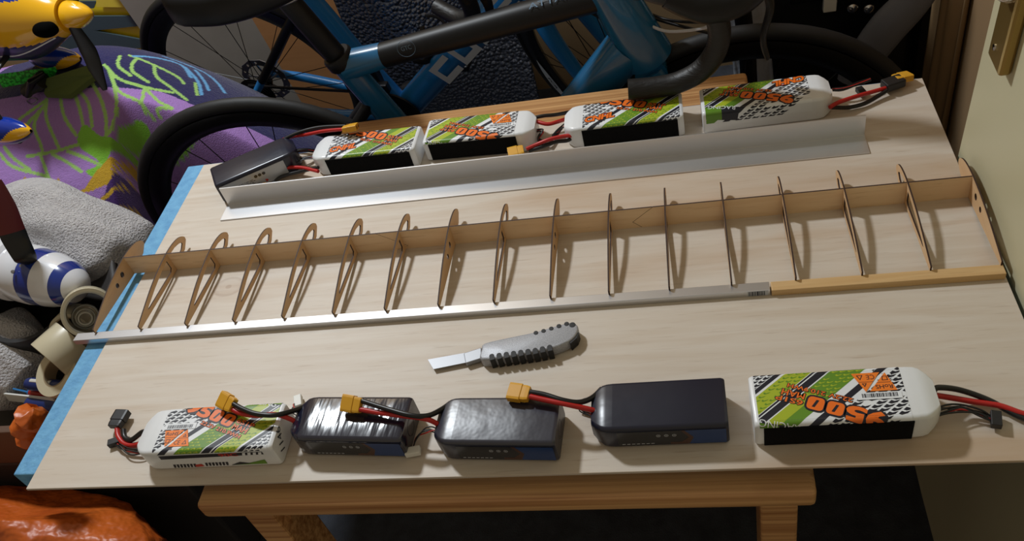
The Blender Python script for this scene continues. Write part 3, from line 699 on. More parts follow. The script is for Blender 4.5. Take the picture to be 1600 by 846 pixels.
    # bar, stem, hoods
    tub('stem', [(.765+fx, 0, .865), (.832+fx, 0, .925)], .020, 'frame_black')
    zb = .925; xb = .835+fx
    tub('handlebar_top', [(xb, -.20, zb), (xb-.005, -.10, zb), (xb, 0, zb), (xb-.005, .10, zb), (xb, .20, zb)], .0135, 'frame_black', 12)
    for s in (-1, 1):
        tub('bar_drop', [(xb-.003, s*.160, zb), (xb+.012, s*.190, zb-.002), (xb+.045, s*.204, zb-.010), (xb+.078, s*.209, zb-.020), (xb+.099, s*.211, zb-.040), (xb+.108, s*.213, zb-.072), (xb+.101, s*.214, zb-.110), (xb+.079, s*.215, zb-.140), (xb+.044, s*.216, zb-.157), (xb+.006, s*.217, zb-.160), (xb-.032, s*.218, zb-.157)], .0165, 'bar_tape', 14)
        hd = tub('brake_hood', [(xb+.040, s*.203, zb-.008), (xb+.090, s*.209, zb-.030), (xb+.135, s*.210, zb-.026), (xb+.168, s*.210, zb+.004), (xb+.182, s*.210, zb+.045)], [.019, .027, .026, .023, .012], 'frame_black', 14)
        tub('brake_lever', [(xb+.165, s*.210, zb-.004), (xb+.178, s*.212, zb-.045), (xb+.168, s*.216, zb-.095), (xb+.174, s*.220, zb-.130)], [.011, .010, .008, .006], 'frame_black', 10, .6)
    for i, (dy, zz, dx) in enumerate(((-.012, .0, .10), (.012, -.02, .12), (.02, .01, .09))):
        tub('cable', [(.83+fx, dy, .735), (.87+fx, dy-.02, .725), (xb+dx, -.10, .775+zz), (xb+.09, -.17, zb-.07), (xb+.09, -.205, zb-.02)], .0027, 'cable_white' if i == 0 else 'frame_black', 8)
    # drivetrain
    b = MB(); b.lathe([(-.050, .085), (-.047, .087), (-.044, .085)], BB, (0, 1, 0), 44); b.lathe([(-.043, .068), (-.041, .069), (-.039, .068)], BB, (0, 1, 0), 40); part('chainring', b, 'dark_metal', 40)
    for s, a in ((-1, 200), (1, 20)):
        e = Vector((.405+.1725*math.cos(math.radians(a)), s*.072, .275+.1725*math.sin(math.radians(a))))
        arm = tub('crank_arm', [(.405, s*.060, .275), tuple(e)], [.019, .013], 'frame_black', 12, .75)
        part('pedal', MB().box((e.x-.045, e.y-.01, e.z-.009), (e.x+.045, e.y+s*.07, e.z+.009)) if s > 0 else MB().box((e.x-.045, e.y-.07, e.z-.009), (e.x+.045, e.y+.01, e.z+.009)), 'frame_black', None, None, .006)
    b = MB(); b.tube([(.40, -.047, .362), (.0, -.036, RW+.043)], .0042, 6); b.tube([(.40, -.047, .188), (.055, -.036, .252)], .0042, 6); part('chain', b, 'dark_metal')
    b = MB(); b.box((.36, -.062, .37), (.44, -.042, .40)); b.box((.385, -.045, .38), (.415, -.02, .44)); part('front_derailleur', b, 'dark_metal', None, None, .004)
    b = MB(); b.box((-.02, -.075, .275), (.035, -.05, .315)); b.lathe([(-.004, .023), (.004, .023)], (.045, -.045, .265), (0, 1, 0), 16); b.lathe([(-.004, .023), (.004, .023)], (.062, -.045, .205), (0, 1, 0), 16); part('rear_derailleur', b, 'frame_black', 40, None, .002)
    # bottle cage on the down tube
    dd = (DT-DB).normalized(); nn = Vector((-dd.z, 0, dd.x)); c0 = DB+dd*.20
    b = MB()
    for k in (.0, .09):
        arc = [c0+dd*k+nn*(.038+.037-.037*math.cos(a))+Vector((0, .037*math.sin(a), 0)) for a in np.linspace(-2.6, 2.6, 20)]
        b.tube(arc, .0065, 8, flat=.5)
    b.tube([c0-dd*.02+nn*.042, c0+dd*.12+nn*.042], .010, 8); part('bottle_cage', b, 'frame_black')
    # lettering
    def deco(name, s, P0, du, dn, w, h, mat, off=.0, par=None):
        du = Vector(du).normalized(); dv = Vector(dn).normalized(); b = MB(); nrm = du.cross(dv)
        for p in fit_text(s, (0, 0), w, h, 0, off): b.add([tuple(Vector(P0)+du*u+dv*v) for u, v in p], [tuple(range(len(p)))])
        return part(name, b, mat, None, par)
    if letters:
        P0 = DB+dd*.200-nn*.031+Vector((0, -.0430, 0)); b = MB(); W_, H_, T_ = .074, .062, .017      # square block letters
        blocks = {'C': [(0, 0, W_, T_), (0, H_-T_, W_, H_), (0, T_, T_, H_-T_)], 'U': [(0, 0, W_, T_), (0, T_, T_, H_), (W_-T_, T_, W_, H_)],
                  'B': [(0, 0, T_, H_), (T_, 0, W_, T_*.8), (T_, H_-T_*.8, W_, H_), (T_, H_/2-T_*.4, W_, H_/2+T_*.4), (W_-T_, T_*.8, W_, H_/2-T_*.4), (W_-T_, H_/2+T_*.4, W_, H_-T_*.8)],
                  'E': [(0, 0, T_, H_), (T_, 0, W_, T_*.8), (T_, H_-T_*.8, W_, H_), (T_, H_/2-T_*.4, W_*.85, H_/2+T_*.4)]}
        for i, ch in enumerate('CUBE'):
            for (u0, v0, u1, v1) in blocks[ch]:
                b.add([tuple(P0+dd*(u+i*.090)+nn*v) for u, v in ((u0, v0), (u1, v0), (u1, v1), (u0, v1))], [(0, 1, 2, 3)])
        part('lettering', b, 'letter_silver', None)
    tdir = (tt1-tt0).normalized(); tn = Vector((-tdir.z, 0, tdir.x))
    P0 = tt0+tdir*.128+tn*(.013)+Vector((0, -.0240, 0))
    deco('lettering', 'GTC', P0, tdir, (tn.x, .35, tn.z), .020, .008, 'letter_dim')
    b = MB(); cc = P0+tdir*.010+Vector((0, -.0004, .004)); b.tube([cc+tdir*(.017*math.cos(a))+(tn+Vector((0, .35, 0))).normalized()*(.015*math.sin(a)) for a in np.linspace(0, 2*math.pi, 28, endpoint=False)], .0004, 5, closed=True); part('emblem_ring', b, 'letter_dim')
    deco('lettering', 'ATTAIN', tt0+tdir*.372+tn*.0225+Vector((0, -.0175, 0)), tdir, (tn.x, 1.6, tn.z), .085, .010, 'letter_dim')
    if not letters:
        b = MB()
        for k in (.30, .345):
            c_ = DB+dd*k; b.box((-.030, -.0006, -.004), (.030, .0006, .004), 0, Matrix.Translation(c_+Vector((0, -.0405, 0))-nn*.006) @ Matrix.Rotation(-math.atan2(dd.z, dd.x), 4, 'Y'))
        part('frame_stripe', b, 'navy_print', None)
    else:
        b = MB(); R = []                       # pale flash with letters on the front rim
        for i in range(9):
            a = math.radians(190+i*4.2); w = .014*math.sin(math.pi*i/8)+.0008
            R.append([(.985+fx+(.297-w)*math.cos(a), -.0139, RW+(.297-w)*math.sin(a)), (.985+fx+(.297+w)*math.cos(a), -.0139, RW+(.297+w)*math.sin(a))])
        for i in range(8): b.add([R[i][0], R[i][1], R[i+1][1], R[i+1][0]], [(0, 1, 2, 3)])
        part('rim_flash', b, 'letter_silver', None)
        a = math.radians(207); rd = Vector((math.cos(a), 0, math.sin(a))); tg = Vector((-math.sin(a), 0, math.cos(a)))
        deco('rim_lettering', 'FCR', Vector((.985+fx, -.0145, RW))+rd*.302-tg*.022, tg, -rd, .040, .012, 'navy_print', .02)
    if steer:
        for o in list(t.children):
            if o.name.split('.')[0] in ('fork_blade', 'fork_crown', 'stem', 'handlebar_top', 'bar_drop', 'brake_hood', 'brake_lever', 'rim_flash', 'rim_lettering'): o.data.transform(MS)
    return t
make_bike('blue and black road bicycle close behind the table, its handlebar over the batteries', -.035, .931, .005, -.114, 'frame_teal', False)
make_bike('bright blue road bicycle at the back with silver letters on its down tube', -.300, 1.518, -.185, -.158, 'frame_blue', True, -34)

# ------------------------------------------------------------------ patterned blanket heap
def sst(t):
    t = np.clip(t, 0, 1); return t*t*(3-2*t)
def heap(x, y):
    ax = np.where(x > -.72, .84, .95); ay = np.where(y < 1.15, .52, .42)
    r = np.sqrt(((x+.72)/ax)**2+((y-1.15)/ay)**2); k = np.clip(1-r**2.2, 0, 1)**.74
    z = FLOOR+.668*k+.018*np.sin(9*x+5*y)*k+.010*np.sin(17*y-11*x+1)*k
    w = sst((x+.415)/.05); z = z*(1-w)+(FLOOR+(z-FLOOR)*sst((y-.965)/.10))*w
    w2 = sst((x+.80)/.08); return z*(1-w2)+(FLOOR+(z-FLOOR)*sst((1.42-y)/.10))*w2
VEIN_GREEN = [[(-0.463,1.137),(-0.427,1.109),(-0.389,1.104),(-0.354,1.108),(-0.321,1.117)],[(-0.45,1.125),(-0.419,1.076),(-0.373,1.061),(-0.354,1.049)],[(-0.371,1.103),(-0.368,1.062),(-0.367,1.053)],[(-0.371,1.103),(-0.337,1.076),(-0.308,1.068),(-0.337,1.059),(-0.339,1.052)],[(-0.445,1.122),(-0.416,1.047),(-0.414,0.989),(-0.424,0.966)],[(-0.485,1.094),(-0.453,1.051),(-0.431,1.005),(-0.425,0.966)],[(-0.504,1.064),(-0.475,1.033),(-0.459,0.982)],[(-0.514,1.06),(-0.494,1.021),(-0.481,0.986)],[(-0.543,1.045),(-0.528,1.003),(-0.495,0.964)],[(-0.576,1.04),(-0.573,1.003),(-0.55,0.962),(-0.537,0.942)],[(-0.575,1.034),(-0.602,0.99),(-0.584,0.951),(-0.578,0.934)],[(-0.579,1.036),(-0.633,1.005),(-0.644,0.997)],[(-0.58,1.026),(-0.625,0.986)],[(-0.688,0.938),(-0.655,0.914),(-0.573,0.893),(-0.545,0.873)],[(-0.677,0.95),(-0.654,0.929),(-0.613,0.907)],[(-0.618,0.931),(-0.543,0.936),(-0.49,0.945)],[(-0.583,0.93),(-0.561,0.885),(-0.551,0.866)],[(-0.553,0.931),(-0.513,0.913),(-0.481,0.897)],[(-0.514,0.934),(-0.469,0.92),(-0.438,0.91)],[(-0.444,1.179),(-0.436,1.145),(-0.406,1.126)],[(-0.413,1.184),(-0.408,1.143),(-0.37,1.123)],[(-0.43,1.193),(-0.378,1.186),(-0.331,1.177),(-0.313,1.162)],[(-0.378,1.186),(-0.362,1.15),(-0.336,1.135),(-0.293,1.111)],[(-0.297,1.18),(-0.281,1.141)]]
VEIN_BLUE = [[(-0.422,1.195),(-0.378,1.23),(-0.345,1.236),(-0.312,1.198)],[(-0.32,1.241),(-0.289,1.206),(-0.27,1.176)],[(-0.39,1.253),(-0.318,1.255),(-0.277,1.231),(-0.246,1.196)],[(-0.335,1.233),(-0.296,1.192),(-0.275,1.149)]]
LEAF_GREEN = [[(-0.478,0.986),(-0.439,0.964),(-0.411,0.965),(-0.403,0.981),(-0.401,0.971),(-0.435,0.892),(-0.471,0.898),(-0.438,0.914),(-0.49,0.945)],[(-0.408,1.004),(-0.394,1.038),(-0.376,1.044),(-0.393,1.022),(-0.402,0.986),(-0.41,0.968)],[(-0.319,1.045),(-0.254,1.052),(-0.313,1.037),(-0.362,1.032)]]
PATCH_YELLOW = [[(-0.479,0.868),(-0.421,0.89),(-0.402,0.967),(-0.4,0.941)]]
NAVY_LINE = [[(-0.664,1.051),(-0.592,1.056),(-0.504,1.064),(-0.386,1.092),(-0.345,1.106),(-0.318,1.106),(-0.287,1.103)]]
VEIN_YELLOW = [[(-0.659,0.86),(-0.625,0.891)],[(-0.625,0.853),(-0.593,0.886)],[(-0.588,0.846),(-0.565,0.876)],[(-0.539,0.884),(-0.543,0.847),(-0.506,0.829)],[(-0.516,0.849),(-0.474,0.87),(-0.421,0.889),(-0.402,0.954)],[(-0.441,0.858),(-0.411,0.882),(-0.402,0.941)],[(-0.45,0.848),(-0.415,0.849),(-0.401,0.885)],[(-0.432,0.831),(-0.41,0.836),(-0.401,0.876)]]
PATCH_YELLOW2 = [[(-0.555,0.832),(-0.525,0.836),(-0.507,0.819),(-0.468,0.814),(-0.442,0.822),(-0.421,0.805),(-0.474,0.801)]]
NAVY_LOW = [[(-0.591,0.84),(-0.525,0.834),(-0.45,0.848),(-0.401,0.921),(-0.399,0.877),(-0.426,0.779),(-0.501,0.774),(-0.587,0.812)]]

def dist_lines(Q, lines):
    d = np.full(len(Q), 9.)
    for L in lines:
        P = np.array([tuple(p)[:2] for p in cr([(a, b, 0) for a, b in L], 5)]) if len(L) > 2 else np.linspace(L[0], L[1], 8)
        P = np.concatenate([P, heap(P[:, 0], P[:, 1])[:, None]], 1)
        for a, b in zip(P[:-1], P[1:]):
            ab = b-a; t = np.clip(((Q-a) @ ab)/max(ab @ ab, 1e-9), 0, 1); d = np.minimum(d, np.linalg.norm(Q-(a+t[:, None]*ab), axis=1))
    return d
def inside(Q, polys):
    r = np.zeros(len(Q), bool)
    for P in polys:
        P = np.array([tuple(p)[:2] for p in cr([(a, b, 0) for a, b in P], 4, True)]); c = np.zeros(len(Q), bool)
        for a, b in zip(P, np.roll(P, -1, 0)):
            k = ((a[1] > Q[:, 1]) != (b[1] > Q[:, 1])); xi = (b[0]-a[0])*(Q[:, 1]-a[1])/(b[1]-a[1]+1e-12)+a[0]; c ^= k & (Q[:, 0] < xi)
        r |= c
    return r
nx, ny = 520, 400
gx, gy = np.meshgrid(np.linspace(-1.25, -.02, nx), np.linspace(.64, 1.52, ny)); gz = heap(gx, gy)
Q = np.stack([gx.ravel(), gy.ravel()], 1)
rn = np.random.RandomState(2); Qj = Q
Q3 = np.concatenate([Q, gz.reshape(-1, 1)], 1)
c_purple, c_green, c_navy, c_yel, c_blue, c_leaf, c_plum = [np.array(lin(*c)[:3]) for c in ((164, 124, 192), (158, 200, 108), (42, 40, 86), (196, 156, 44), (100, 164, 214), (130, 192, 62), (72, 44, 104))]
col = np.tile(c_purple, (len(Q), 1))
nl = np.array(sorted(NAVY_LINE[0])); col[inside(Qj, NAVY_LOW)] = c_plum; col[(Q[:, 1] > np.interp(Q[:, 0], nl[:, 0], nl[:, 1])) & (Q[:, 0] > nl[0, 0]-.15)] = c_navy
col[inside(Qj, LEAF_GREEN)] = c_leaf; col[inside(Qj, PATCH_YELLOW) | inside(Qj, PATCH_YELLOW2)] = c_yel
col[dist_lines(Q3, VEIN_GREEN) < .0040] = c_green; col[dist_lines(Q3, VEIN_BLUE) < .0042] = c_blue; col[dist_lines(Q3, VEIN_YELLOW) < .0042] = c_yel
far = [[(-1.30, .80), (-1.15, .98), (-.95, 1.05), (-.80, 1.12)], [(-1.4, 1.1), (-1.2, 1.12), (-1.0, 1.2)], [(-1.05, .82), (-1.0, 1.0), (-.86, 1.2)]]
col[dist_lines(Q3, far) < .006] = c_green
me = bpy.data.meshes.new('patterned_blanket')
keep = ((gz > FLOOR+.002) | (np.roll(gz, 1, 0) > FLOOR+.002) | (np.roll(gz, 1, 1) > FLOOR+.002))
vs = np.stack([gx.ravel(), gy.ravel(), gz.ravel()+rn.normal(0, .0004, gz.size)], 1)
fc = [(j*nx+i, j*nx+i+1, (j+1)*nx+i+1, (j+1)*nx+i) for j in range(ny-1) for i in range(nx-1) if keep[j, i] or keep[j+1, i+1]]
me.from_pydata(vs.tolist(), [], fc)
at_ = me.color_attributes.new('print', 'FLOAT_COLOR', 'POINT'); at_.data.foreach_set('color', np.concatenate([col, np.ones((len(col), 1))], 1).ravel())
me.polygons.foreach_set('use_smooth', [True]*len(me.polygons))
bm = bmesh.new(); bm.from_mesh(me); bmesh.ops.delete(bm, geom=[v for v in bm.verts if not v.link_faces], context='VERTS'); bm.to_mesh(me); bm.free()
mt = M('blanket_cloth', (1, 1, 1, 1), .95, bump=(420, .7, .003), sheen=.3, spec=.1); nt = mt.node_tree
an = nt.nodes.new('ShaderNodeVertexColor'); an.layer_name = 'print'; nt.links.new(an.outputs['Color'], nt.nodes['Principled BSDF'].inputs['Base Color'])
me.materials.append(mt); bl = bpy.data.objects.new('patterned_blanket', me); COL.objects.link(bl)
tag(bl, 'purple towelling blanket with green and yellow leaf veins heaped behind the board', 'blanket')
hem = MB().tube(cr([(-.30, 1.02, -.50), (-.17, 1.06, -.47), (-.07, 1.12, -.52)], 6), .018, 8, flat=.4)
M('green_check', lin(86, 130, 92), .9, var=(lin(120, 170, 120), (120, 120, 120), 1, .08)); hem.build('checked_hem', 'green_check', bl, smooth=60)

# ------------------------------------------------------------------ left side: crate, towel, spinner, tapes
M('crate_grey', lin(52, 50, 50), .6); M('towel_grey', lin(214, 211, 211), .98, var=(lin(186, 182, 184), 70, 5, .25), bump=(260, 1.0, .012), sheen=.4, spec=.1)
M('dark_plastic', lin(58, 55, 54), .5); M('brown_card', lin(92, 66, 50), .7)
cr_ = thing('storage_crate', 'dark open storage crate left of the board, holding the tapes and towel', 'crate', (-.42, .46, FLOOR))
b = MB(); b.box((-.86, .235, FLOOR), (-.075, .63, -.30)); b.build('crate_body', 'crate_grey', cr_, bevel=.006)
MB().box((-.86, .235, -.30), (-.075, .25, -.205)).build('crate_wall', 'brown_card', cr_, bevel=.002); MB().box((-.09, .25, -.30), (-.075, .615, -.17)).build('crate_wall', 'crate_grey', cr_, bevel=.002); MB().box((-.86, .615, -.30), (-.075, .63, -.20)).build('crate_wall', 'crate_grey', cr_, bevel=.002)
# towel: thick roll in a C around the spinner
path = cr([(-.190, .560, -.165), (-.235, .585, -.130), (-.330, .630, -.105), (-.440, .680, -.11), (-.560, .660, -.14), (-.590, .560, -.16), (-.540, .485, -.165), (-.470, .425, -.175), (-.400, .375, -.195), (-.340, .335, -.215)], 10)
K = len(path); B = MB(); R = []; n = 26
for i, p in enumerate(path):
    t_ = (path[min(i+1, K-1)]-path[max(i-1, 0)]).normalized(); side_ = t_.cross(Vector((0, 0, 1))).normalized(); up_ = side_.cross(t_)
    e = i/(K-1); rad = .085*min(1, .35+8*e, .55+5*(1-e)); ring = []
    for j in range(n):
        a = 2*math.pi*j/n; q = rad*(1+.10*math.sin(3*a+e*14)+.06*math.sin(7*a-e*31))
        ring.append(tuple(p+side_*(q*math.cos(a)*1.0)+up_*(q*math.sin(a)*.95)))
    R.append(ring)
B.rings(R); tw = B.build('grey_towel', 'towel_grey', None, smooth=80)
md = tw.modifiers.new('sub', 'SUBSURF'); md.levels = 2; md.render_levels = 2
tag(tw, 'fluffy pale grey towel bunched around the blue and white spinner', 'towel')
# model aeroplane nose with striped spinner
M('spin_white', lin(214, 216, 222), .22, coat=.6); M('spin_blue', lin(18, 46, 128), .2, coat=.6); M('prop_black', lin(14, 14, 15), .35); M('prop_red', lin(96, 12, 14), .35)
tip = Vector(at(131, 450, -.06)); bs = Vector(at(62, 432, -.055)); axd = (tip-bs); Ls = axd.length; axd.normalize()
sp = thing('model_aeroplane', 'model aeroplane nose with blue and white striped spinner, lying in the grey towel', 'model aeroplane', tuple(bs-axd*.03))
def sprad(u): return .0505*math.sqrt(max(0, 1-u**2.15))*.98+.0008
edges = [(-.20, .12, 'spin_white'), (.0, .27, 'spin_blue'), (.27, .62, 'spin_white'), (.62, .82, 'spin_blue'), (.82, 1.0, 'spin_white')]
B = MB(); prev = None
for (u0, u1, m_), nm in zip([(0, .30, 'spin_blue'), (.30, .64, 'spin_white'), (.64, .82, 'spin_blue'), (.82, 1, 'spin_white')], ('spinner_band', 'spinner_band', 'spinner_band', 'spinner_tip')):
    prof = [(Ls*u, sprad(u)) for u in np.linspace(u0, u1, 8)]
    MB().lathe(prof, bs, axd, 40).build(nm, m_, sp, smooth=50)
MB().lathe([(-.052, .050), (-.040, .053), (-.004, .0525), (0, .0505)], bs, axd, 40).build('backplate', 'spin_white', sp, smooth=40)
MB().lathe([(-.26, .048), (-.16, .062), (-.06, .056), (-.052, .048)], bs, axd, 40).build('cowl', 'spin_white', sp, smooth=40)
def blade(t, name, P, widths, mats, nrm, thick=.004, split=None):
    P = cr(P, 6); nrm = Vector(nrm); R = []; K = len(P)
    for i, p in enumerate(P):
        tt = (P[min(i+1, K-1)]-P[max(i-1, 0)]).normalized(); s_ = tt.cross(nrm).normalized(); u_ = s_.cross(tt); w = float(np.interp(i/(K-1), np.linspace(0, 1, len(widths)), widths))
        th = thick*(1-.6*i/(K-1)); R.append([tuple(p+s_*(w/2*math.cos(a))+u_*(th*math.sin(a))) for a in [2*math.pi*j/12 for j in range(12)]])
    if split is None: MB().rings(R).build(name, mats[0], t, smooth=60)
    else:
        k = int(split*K); o = MB().rings(R[:k+1]).build(name, mats[0], t, smooth=60); MB().rings(R[k:]).build('blade_tip', mats[1], o, smooth=60)
hub_ = bs-axd*.010
camv = Vector(CAM)
blade(sp, 'propeller_blade', [hub_+Vector((0, .0, .03)), Vector(at(40, 405, .005)), Vector(at(22, 370, .045)), Vector(at(4, 325, .095)), Vector(at(-14, 285, .14))], [.020, .034, .040, .040, .030], ('prop_black', 'prop_red'), (.6, -.5, .5), .006, .52)
blade(sp, 'propeller_blade', [hub_-Vector((0, 0, .03)), hub_+Vector((-.015, .01, -.07)), hub_+Vector((-.02, .01, -.125))], [.020, .030, .02], ('prop_black',), (.6, -.5, .5), .006)
for px, py in ((20, 425), (33, 416)): MB().lathe([(0, .0035), (.002, .003), (.0024, .0005)], at(px, py, -.01), (.4, -.5, .75), 10).build('screw', 'steel', sp, smooth=40)
# adhesive tape rolls
M('tape_cream', lin(196, 186, 158), .35, coat=.3); M('tape_side', lin(178, 166, 136), .5); M('tape_core', lin(150, 132, 104), .7); M('tape_clear', lin(170, 166, 150), .25)
def tape(label, c, axis, R0, R1, w, core=True):
    t = thing('tape_roll', label, 'tape roll', c, group='adhesive tape rolls beside the board'); a = Vector(axis).normalized(); c = Vector(c)-a*w/2; n = 44
    MB().lathe([(0, R1), (0, R0), (w*.02, R0+.0004), (w*.98, R0+.0004), (w, R0), (w, R1)], c, a, n, cap=(False, False)).build('tape_winding', 'tape_cream', t, smooth=40)
    MB().lathe([(0, R1), (w, R1), (w, R1-.0025), (0, R1-.0025), (0, R1)], c, a, n, cap=(False, False)).build('cardboard_core', 'tape_core' if core else 'tape_clear', t, smooth=40)
    if not core:
        q = c+a*w*.3; u = a.orthogonal().normalized(); v = a.cross(u)
        for k, rr in enumerate((.55, .40, .28)):
            MB().tube([q+a*(.012*k)+(u*math.cos(x_)+v*math.sin(x_))*R1*rr+u*R1*.3 for x_ in np.linspace(0, 2*math.pi, 28, endpoint=False)], .0022, 6, closed=True, flat=3.0, up=tuple(a)).build('loose_ring', 'tape_clear', t, smooth=60)
    return t
tape('roll of cream tape with smaller rings inside its open core, below the spinner tip', at(138, 487, -.075), (.62, -.62, .48), .041, .036, .050, False)
tape('glossy cream tape roll lying on its side between two other tape rolls', at(98, 548, -.125), (-.40, -.62, -.05), .042, .035, .052)
tape('flat-lying cream masking tape roll nearest the blue pen', at(95, 584, -.150), (-.12, -.42, .90), .042, .026, .024)
tape('pale tape roll partly hidden under the end of the aluminium bar', at(118, 512, -.135), (.2, -.75, .3), .036, .031, .045)
M('pen_blue', lin(24, 44, 104), .3); M('pen_red', lin(150, 26, 26), .35); M('pen_white', lin(210, 208, 200), .4); M('strip_white', lin(212, 212, 208), .4)
p0, p1 = Vector(at(44, 600, -.165)), Vector(at(110, 606, -.165))
t = thing('marker_pen', 'dark blue marker pen with a pale band beside the foam edge', 'pen', tuple(p0)); MB().tube([p0, p0.lerp(p1, .1), p1], [.010, .0115, .0115], 16).build('barrel', 'pen_blue', t, smooth=40); MB().tube([p0.lerp(p1, .14)+Vector((0, 0, .0095)), p0.lerp(p1, .62)+Vector((0, 0, .0095))], .004, 8, flat=.9).build('clip', 'pen_white', t, smooth=40)
p0, p1 = Vector(at(49, 614, -.185)), Vector(at(105, 622, -.185))
t = thing('screwdriver', 'red-handled screwdriver with a blue collar beside the foam edge', 'screwdriver', tuple(p0)); MB().tube([p0, p1], .0075, 14).build('handle', 'pen_red', t, smooth=40); MB().tube([p0-(p1-p0)*.10, p0], [.004, .0075], 12).build('collar', 'frame_blue', t, smooth=40); MB().tube([p0-(p1-p0)*.48+Vector((0, 0, .004)), p0-(p1-p0)*.08], .0018, 8).build('shaft', 'frame_blue', t, smooth=40)
p0, p1 = Vector(at(46, 632, -.195)), Vector(at(110, 634, -.195))
t = MB().tube([p0-Vector((.004, 0, 0)), p0, p1], [.006, .0125, .0125], 16).build('blue_marker', 'pen_blue', None, smooth=40); at_origin(t, tuple(p0)); tag(t, 'bright blue marker pen lowest beside the foam edge', 'pen')
a0, a1 = Vector(at(-30, 612, -.190)), Vector(at(84, 624, -.178))
b = MB(); d_ = (a1-a0).normalized(); s_ = Vector((0, 0, 1)).cross(d_).normalized(); b.rings([[tuple(p+s_*.0015+Vector((0, 0, .002))), tuple(p-s_*.0015+Vector((0, 0, .002))), tuple(p-s_*.0015-Vector((0, 0, .02))), tuple(p+s_*.0015-Vector((0, 0, .02)))] for p in (a0, a1)])
o = b.build('plastic_strip', ['strip_white'], None); at_origin(o, tuple(a0)); tag(o, 'thin white plastic strip lying in front of the pens', 'strip')
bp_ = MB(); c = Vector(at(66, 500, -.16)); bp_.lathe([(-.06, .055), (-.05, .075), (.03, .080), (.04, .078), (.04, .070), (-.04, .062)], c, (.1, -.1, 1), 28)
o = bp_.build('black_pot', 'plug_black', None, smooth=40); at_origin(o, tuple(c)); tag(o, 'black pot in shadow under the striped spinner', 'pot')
sh = MB(); sh.grid(14, 10, lambda u, v: (lambda p: (p[0], p[1], p[2]+.012*math.sin(3*u+2*v)))((Vector(at(108+75*u, 405+62*v, -.150+.045*u-.02*v)))))
o = sh.build('grey_pouch', 'dark_plastic', None, smooth=70); sm = o.modifiers.new('solid', 'SOLIDIFY'); sm.thickness = .012; tag(o, 'dark grey pouch between the striped spinner and the foam edge', 'pouch')
# orange plastic bag in front of the crate
M('orange_bag', lin(210, 104, 34), .40, var=(lin(182, 80, 24), 9, 4, .2), bump=(17, .9, .022)); M('bag_print', lin(60, 58, 62), .45); M('bag_white', lin(196, 196, 200), .45)
t = thing('plastic_bag', 'crumpled orange plastic bag on the floor by the front left corner', 'bag', (-.36, .06, FLOOR))
rn2 = np.random.RandomState(5); ph = rn2.uniform(0, 6.28, (14,)); fr = rn2.uniform(2, 9, (14, 2))
def bagp(u, v, grow=0.):
    a = 2*math.pi*u; el = v
    rr = 1.06-.055*sum(abs(math.sin(round(fr[k][0])*a*.5*2+ph[k]+fr[k][1]*el*2.2))**.5*(.5 if k > 6 else 1.)/3-.12 for k in range(14))
    w = (math.sin(math.pi*min(1, .10+el*.62))**.55)*(1-max(0, el-.72)*2.6)+.02; rr += grow
    x = -.36+.285*w*rr*math.cos(a); y = .075+.150*w*rr*math.sin(a); z = FLOOR+.42*el**.85+.03*math.sin(3*a+1)*el
    return (x, y, z)
b = MB(); n_, m_ = 140, 80; b.rings([[bagp(i/n_, j/(m_-1)) for i in range(n_)] for j in range(m_)]); bag = b.build('bag_body', 'orange_bag', t, smooth=70)
b = MB(); b.grid(9, 7, lambda u, v: bagp(.70+.055*u, .50+.17*v, .03), 0); b.build('dark_print', 'bag_print', bag, smooth=60)
b = MB(); b.tube([Vector(bagp(.712+.030*u, .545+.085*v, .055)) for u, v in ((0, .1), (.35, .9), (.7, .9), (.5, .35), (.95, .2), (1.1, .9))], .004, 6); b.build('print_mark', 'bag_white', bag, smooth=60)
b = MB(); b.grid(9, 7, lambda u, v: bagp(.60+.075*u, .62+.2*v, .035), 0); b.build('white_print', 'bag_white', bag, smooth=60)
b = MB(); hz_ = [Vector(at(52, 690, -.19)), Vector(at(40, 668, -.15)), Vector(at(48, 650, -.12)), Vector(at(58, 668, -.16))]
kk = MB().tube(cr(hz_, 5), [.012+.012*math.sin(i*.9)**2 for i in range(16)], 10).build('bag_knot', 'orange_bag', t, smooth=60)

# ------------------------------------------------------------------ yellow and blue model aeroplane on the blanket
M('plane_yellow', lin(236, 176, 20), .2, coat=.7); M('plane_blue', lin(16, 50, 150), .2, coat=.7); M('plane_navy', lin(34, 36, 78), .3, coat=.4); M('intake_black', lin(4, 4, 4), .9, spec=.05)
yp = thing('model_aeroplane', 'yellow and blue model aeroplane with a yellow spinner standing on the blanket', 'model aeroplane', (-.62, 1.00, -.05))
nose = Vector(at(107, 24, .150)); ax_ = (Vector(at(149, 21, .150))-nose).normalized(); upv = Vector((-.08, .05, 1)); sdv = ax_.cross(upv).normalized(); upv = sdv.cross(ax_).normalized()
K, n = 90, 128; V = []
for i in range(K):
    s_ = .50*i/(K-1)
    w = .034+.050*sst((s_+.02)/.16)-.012*sst((s_-.25)/.25); h = .034+.072*sst((s_+.02)/.17); dz = .018*sst(s_/.16)
    V.append([nose-ax_*s_+sdv*(w*math.cos(2*math.pi*j/n))+upv*(dz+h*math.sin(2*math.pi*j/n)) for j in range(n)])
B = MB(); vs = [tuple(p) for r in V for p in r]; fs, ms = [], []
for i in range(K-1):
    for j in range(n):
        fs.append((i*n+j, i*n+(j+1) % n, (i+1)*n+(j+1) % n, (i+1)*n+j)); a = math.sin(2*math.pi*(j+.5)/n); s_ = .50*i/(K-1)
        ms.append(1 if a > 1.02-s_*4.6+.55*sst((s_-.18)/.2) and s_ > .06 else (2 if a < -.62+.32*sst((s_-.02)/.16) and s_ > .02 else 0))
B.v = vs; B.f = fs+[tuple(range(n-1, -1, -1))]; B.m = ms+[0]
fus = B.build('fuselage', ['plane_yellow', 'plane_blue', 'plane_navy'], yp, smooth=60)
stp = MB()
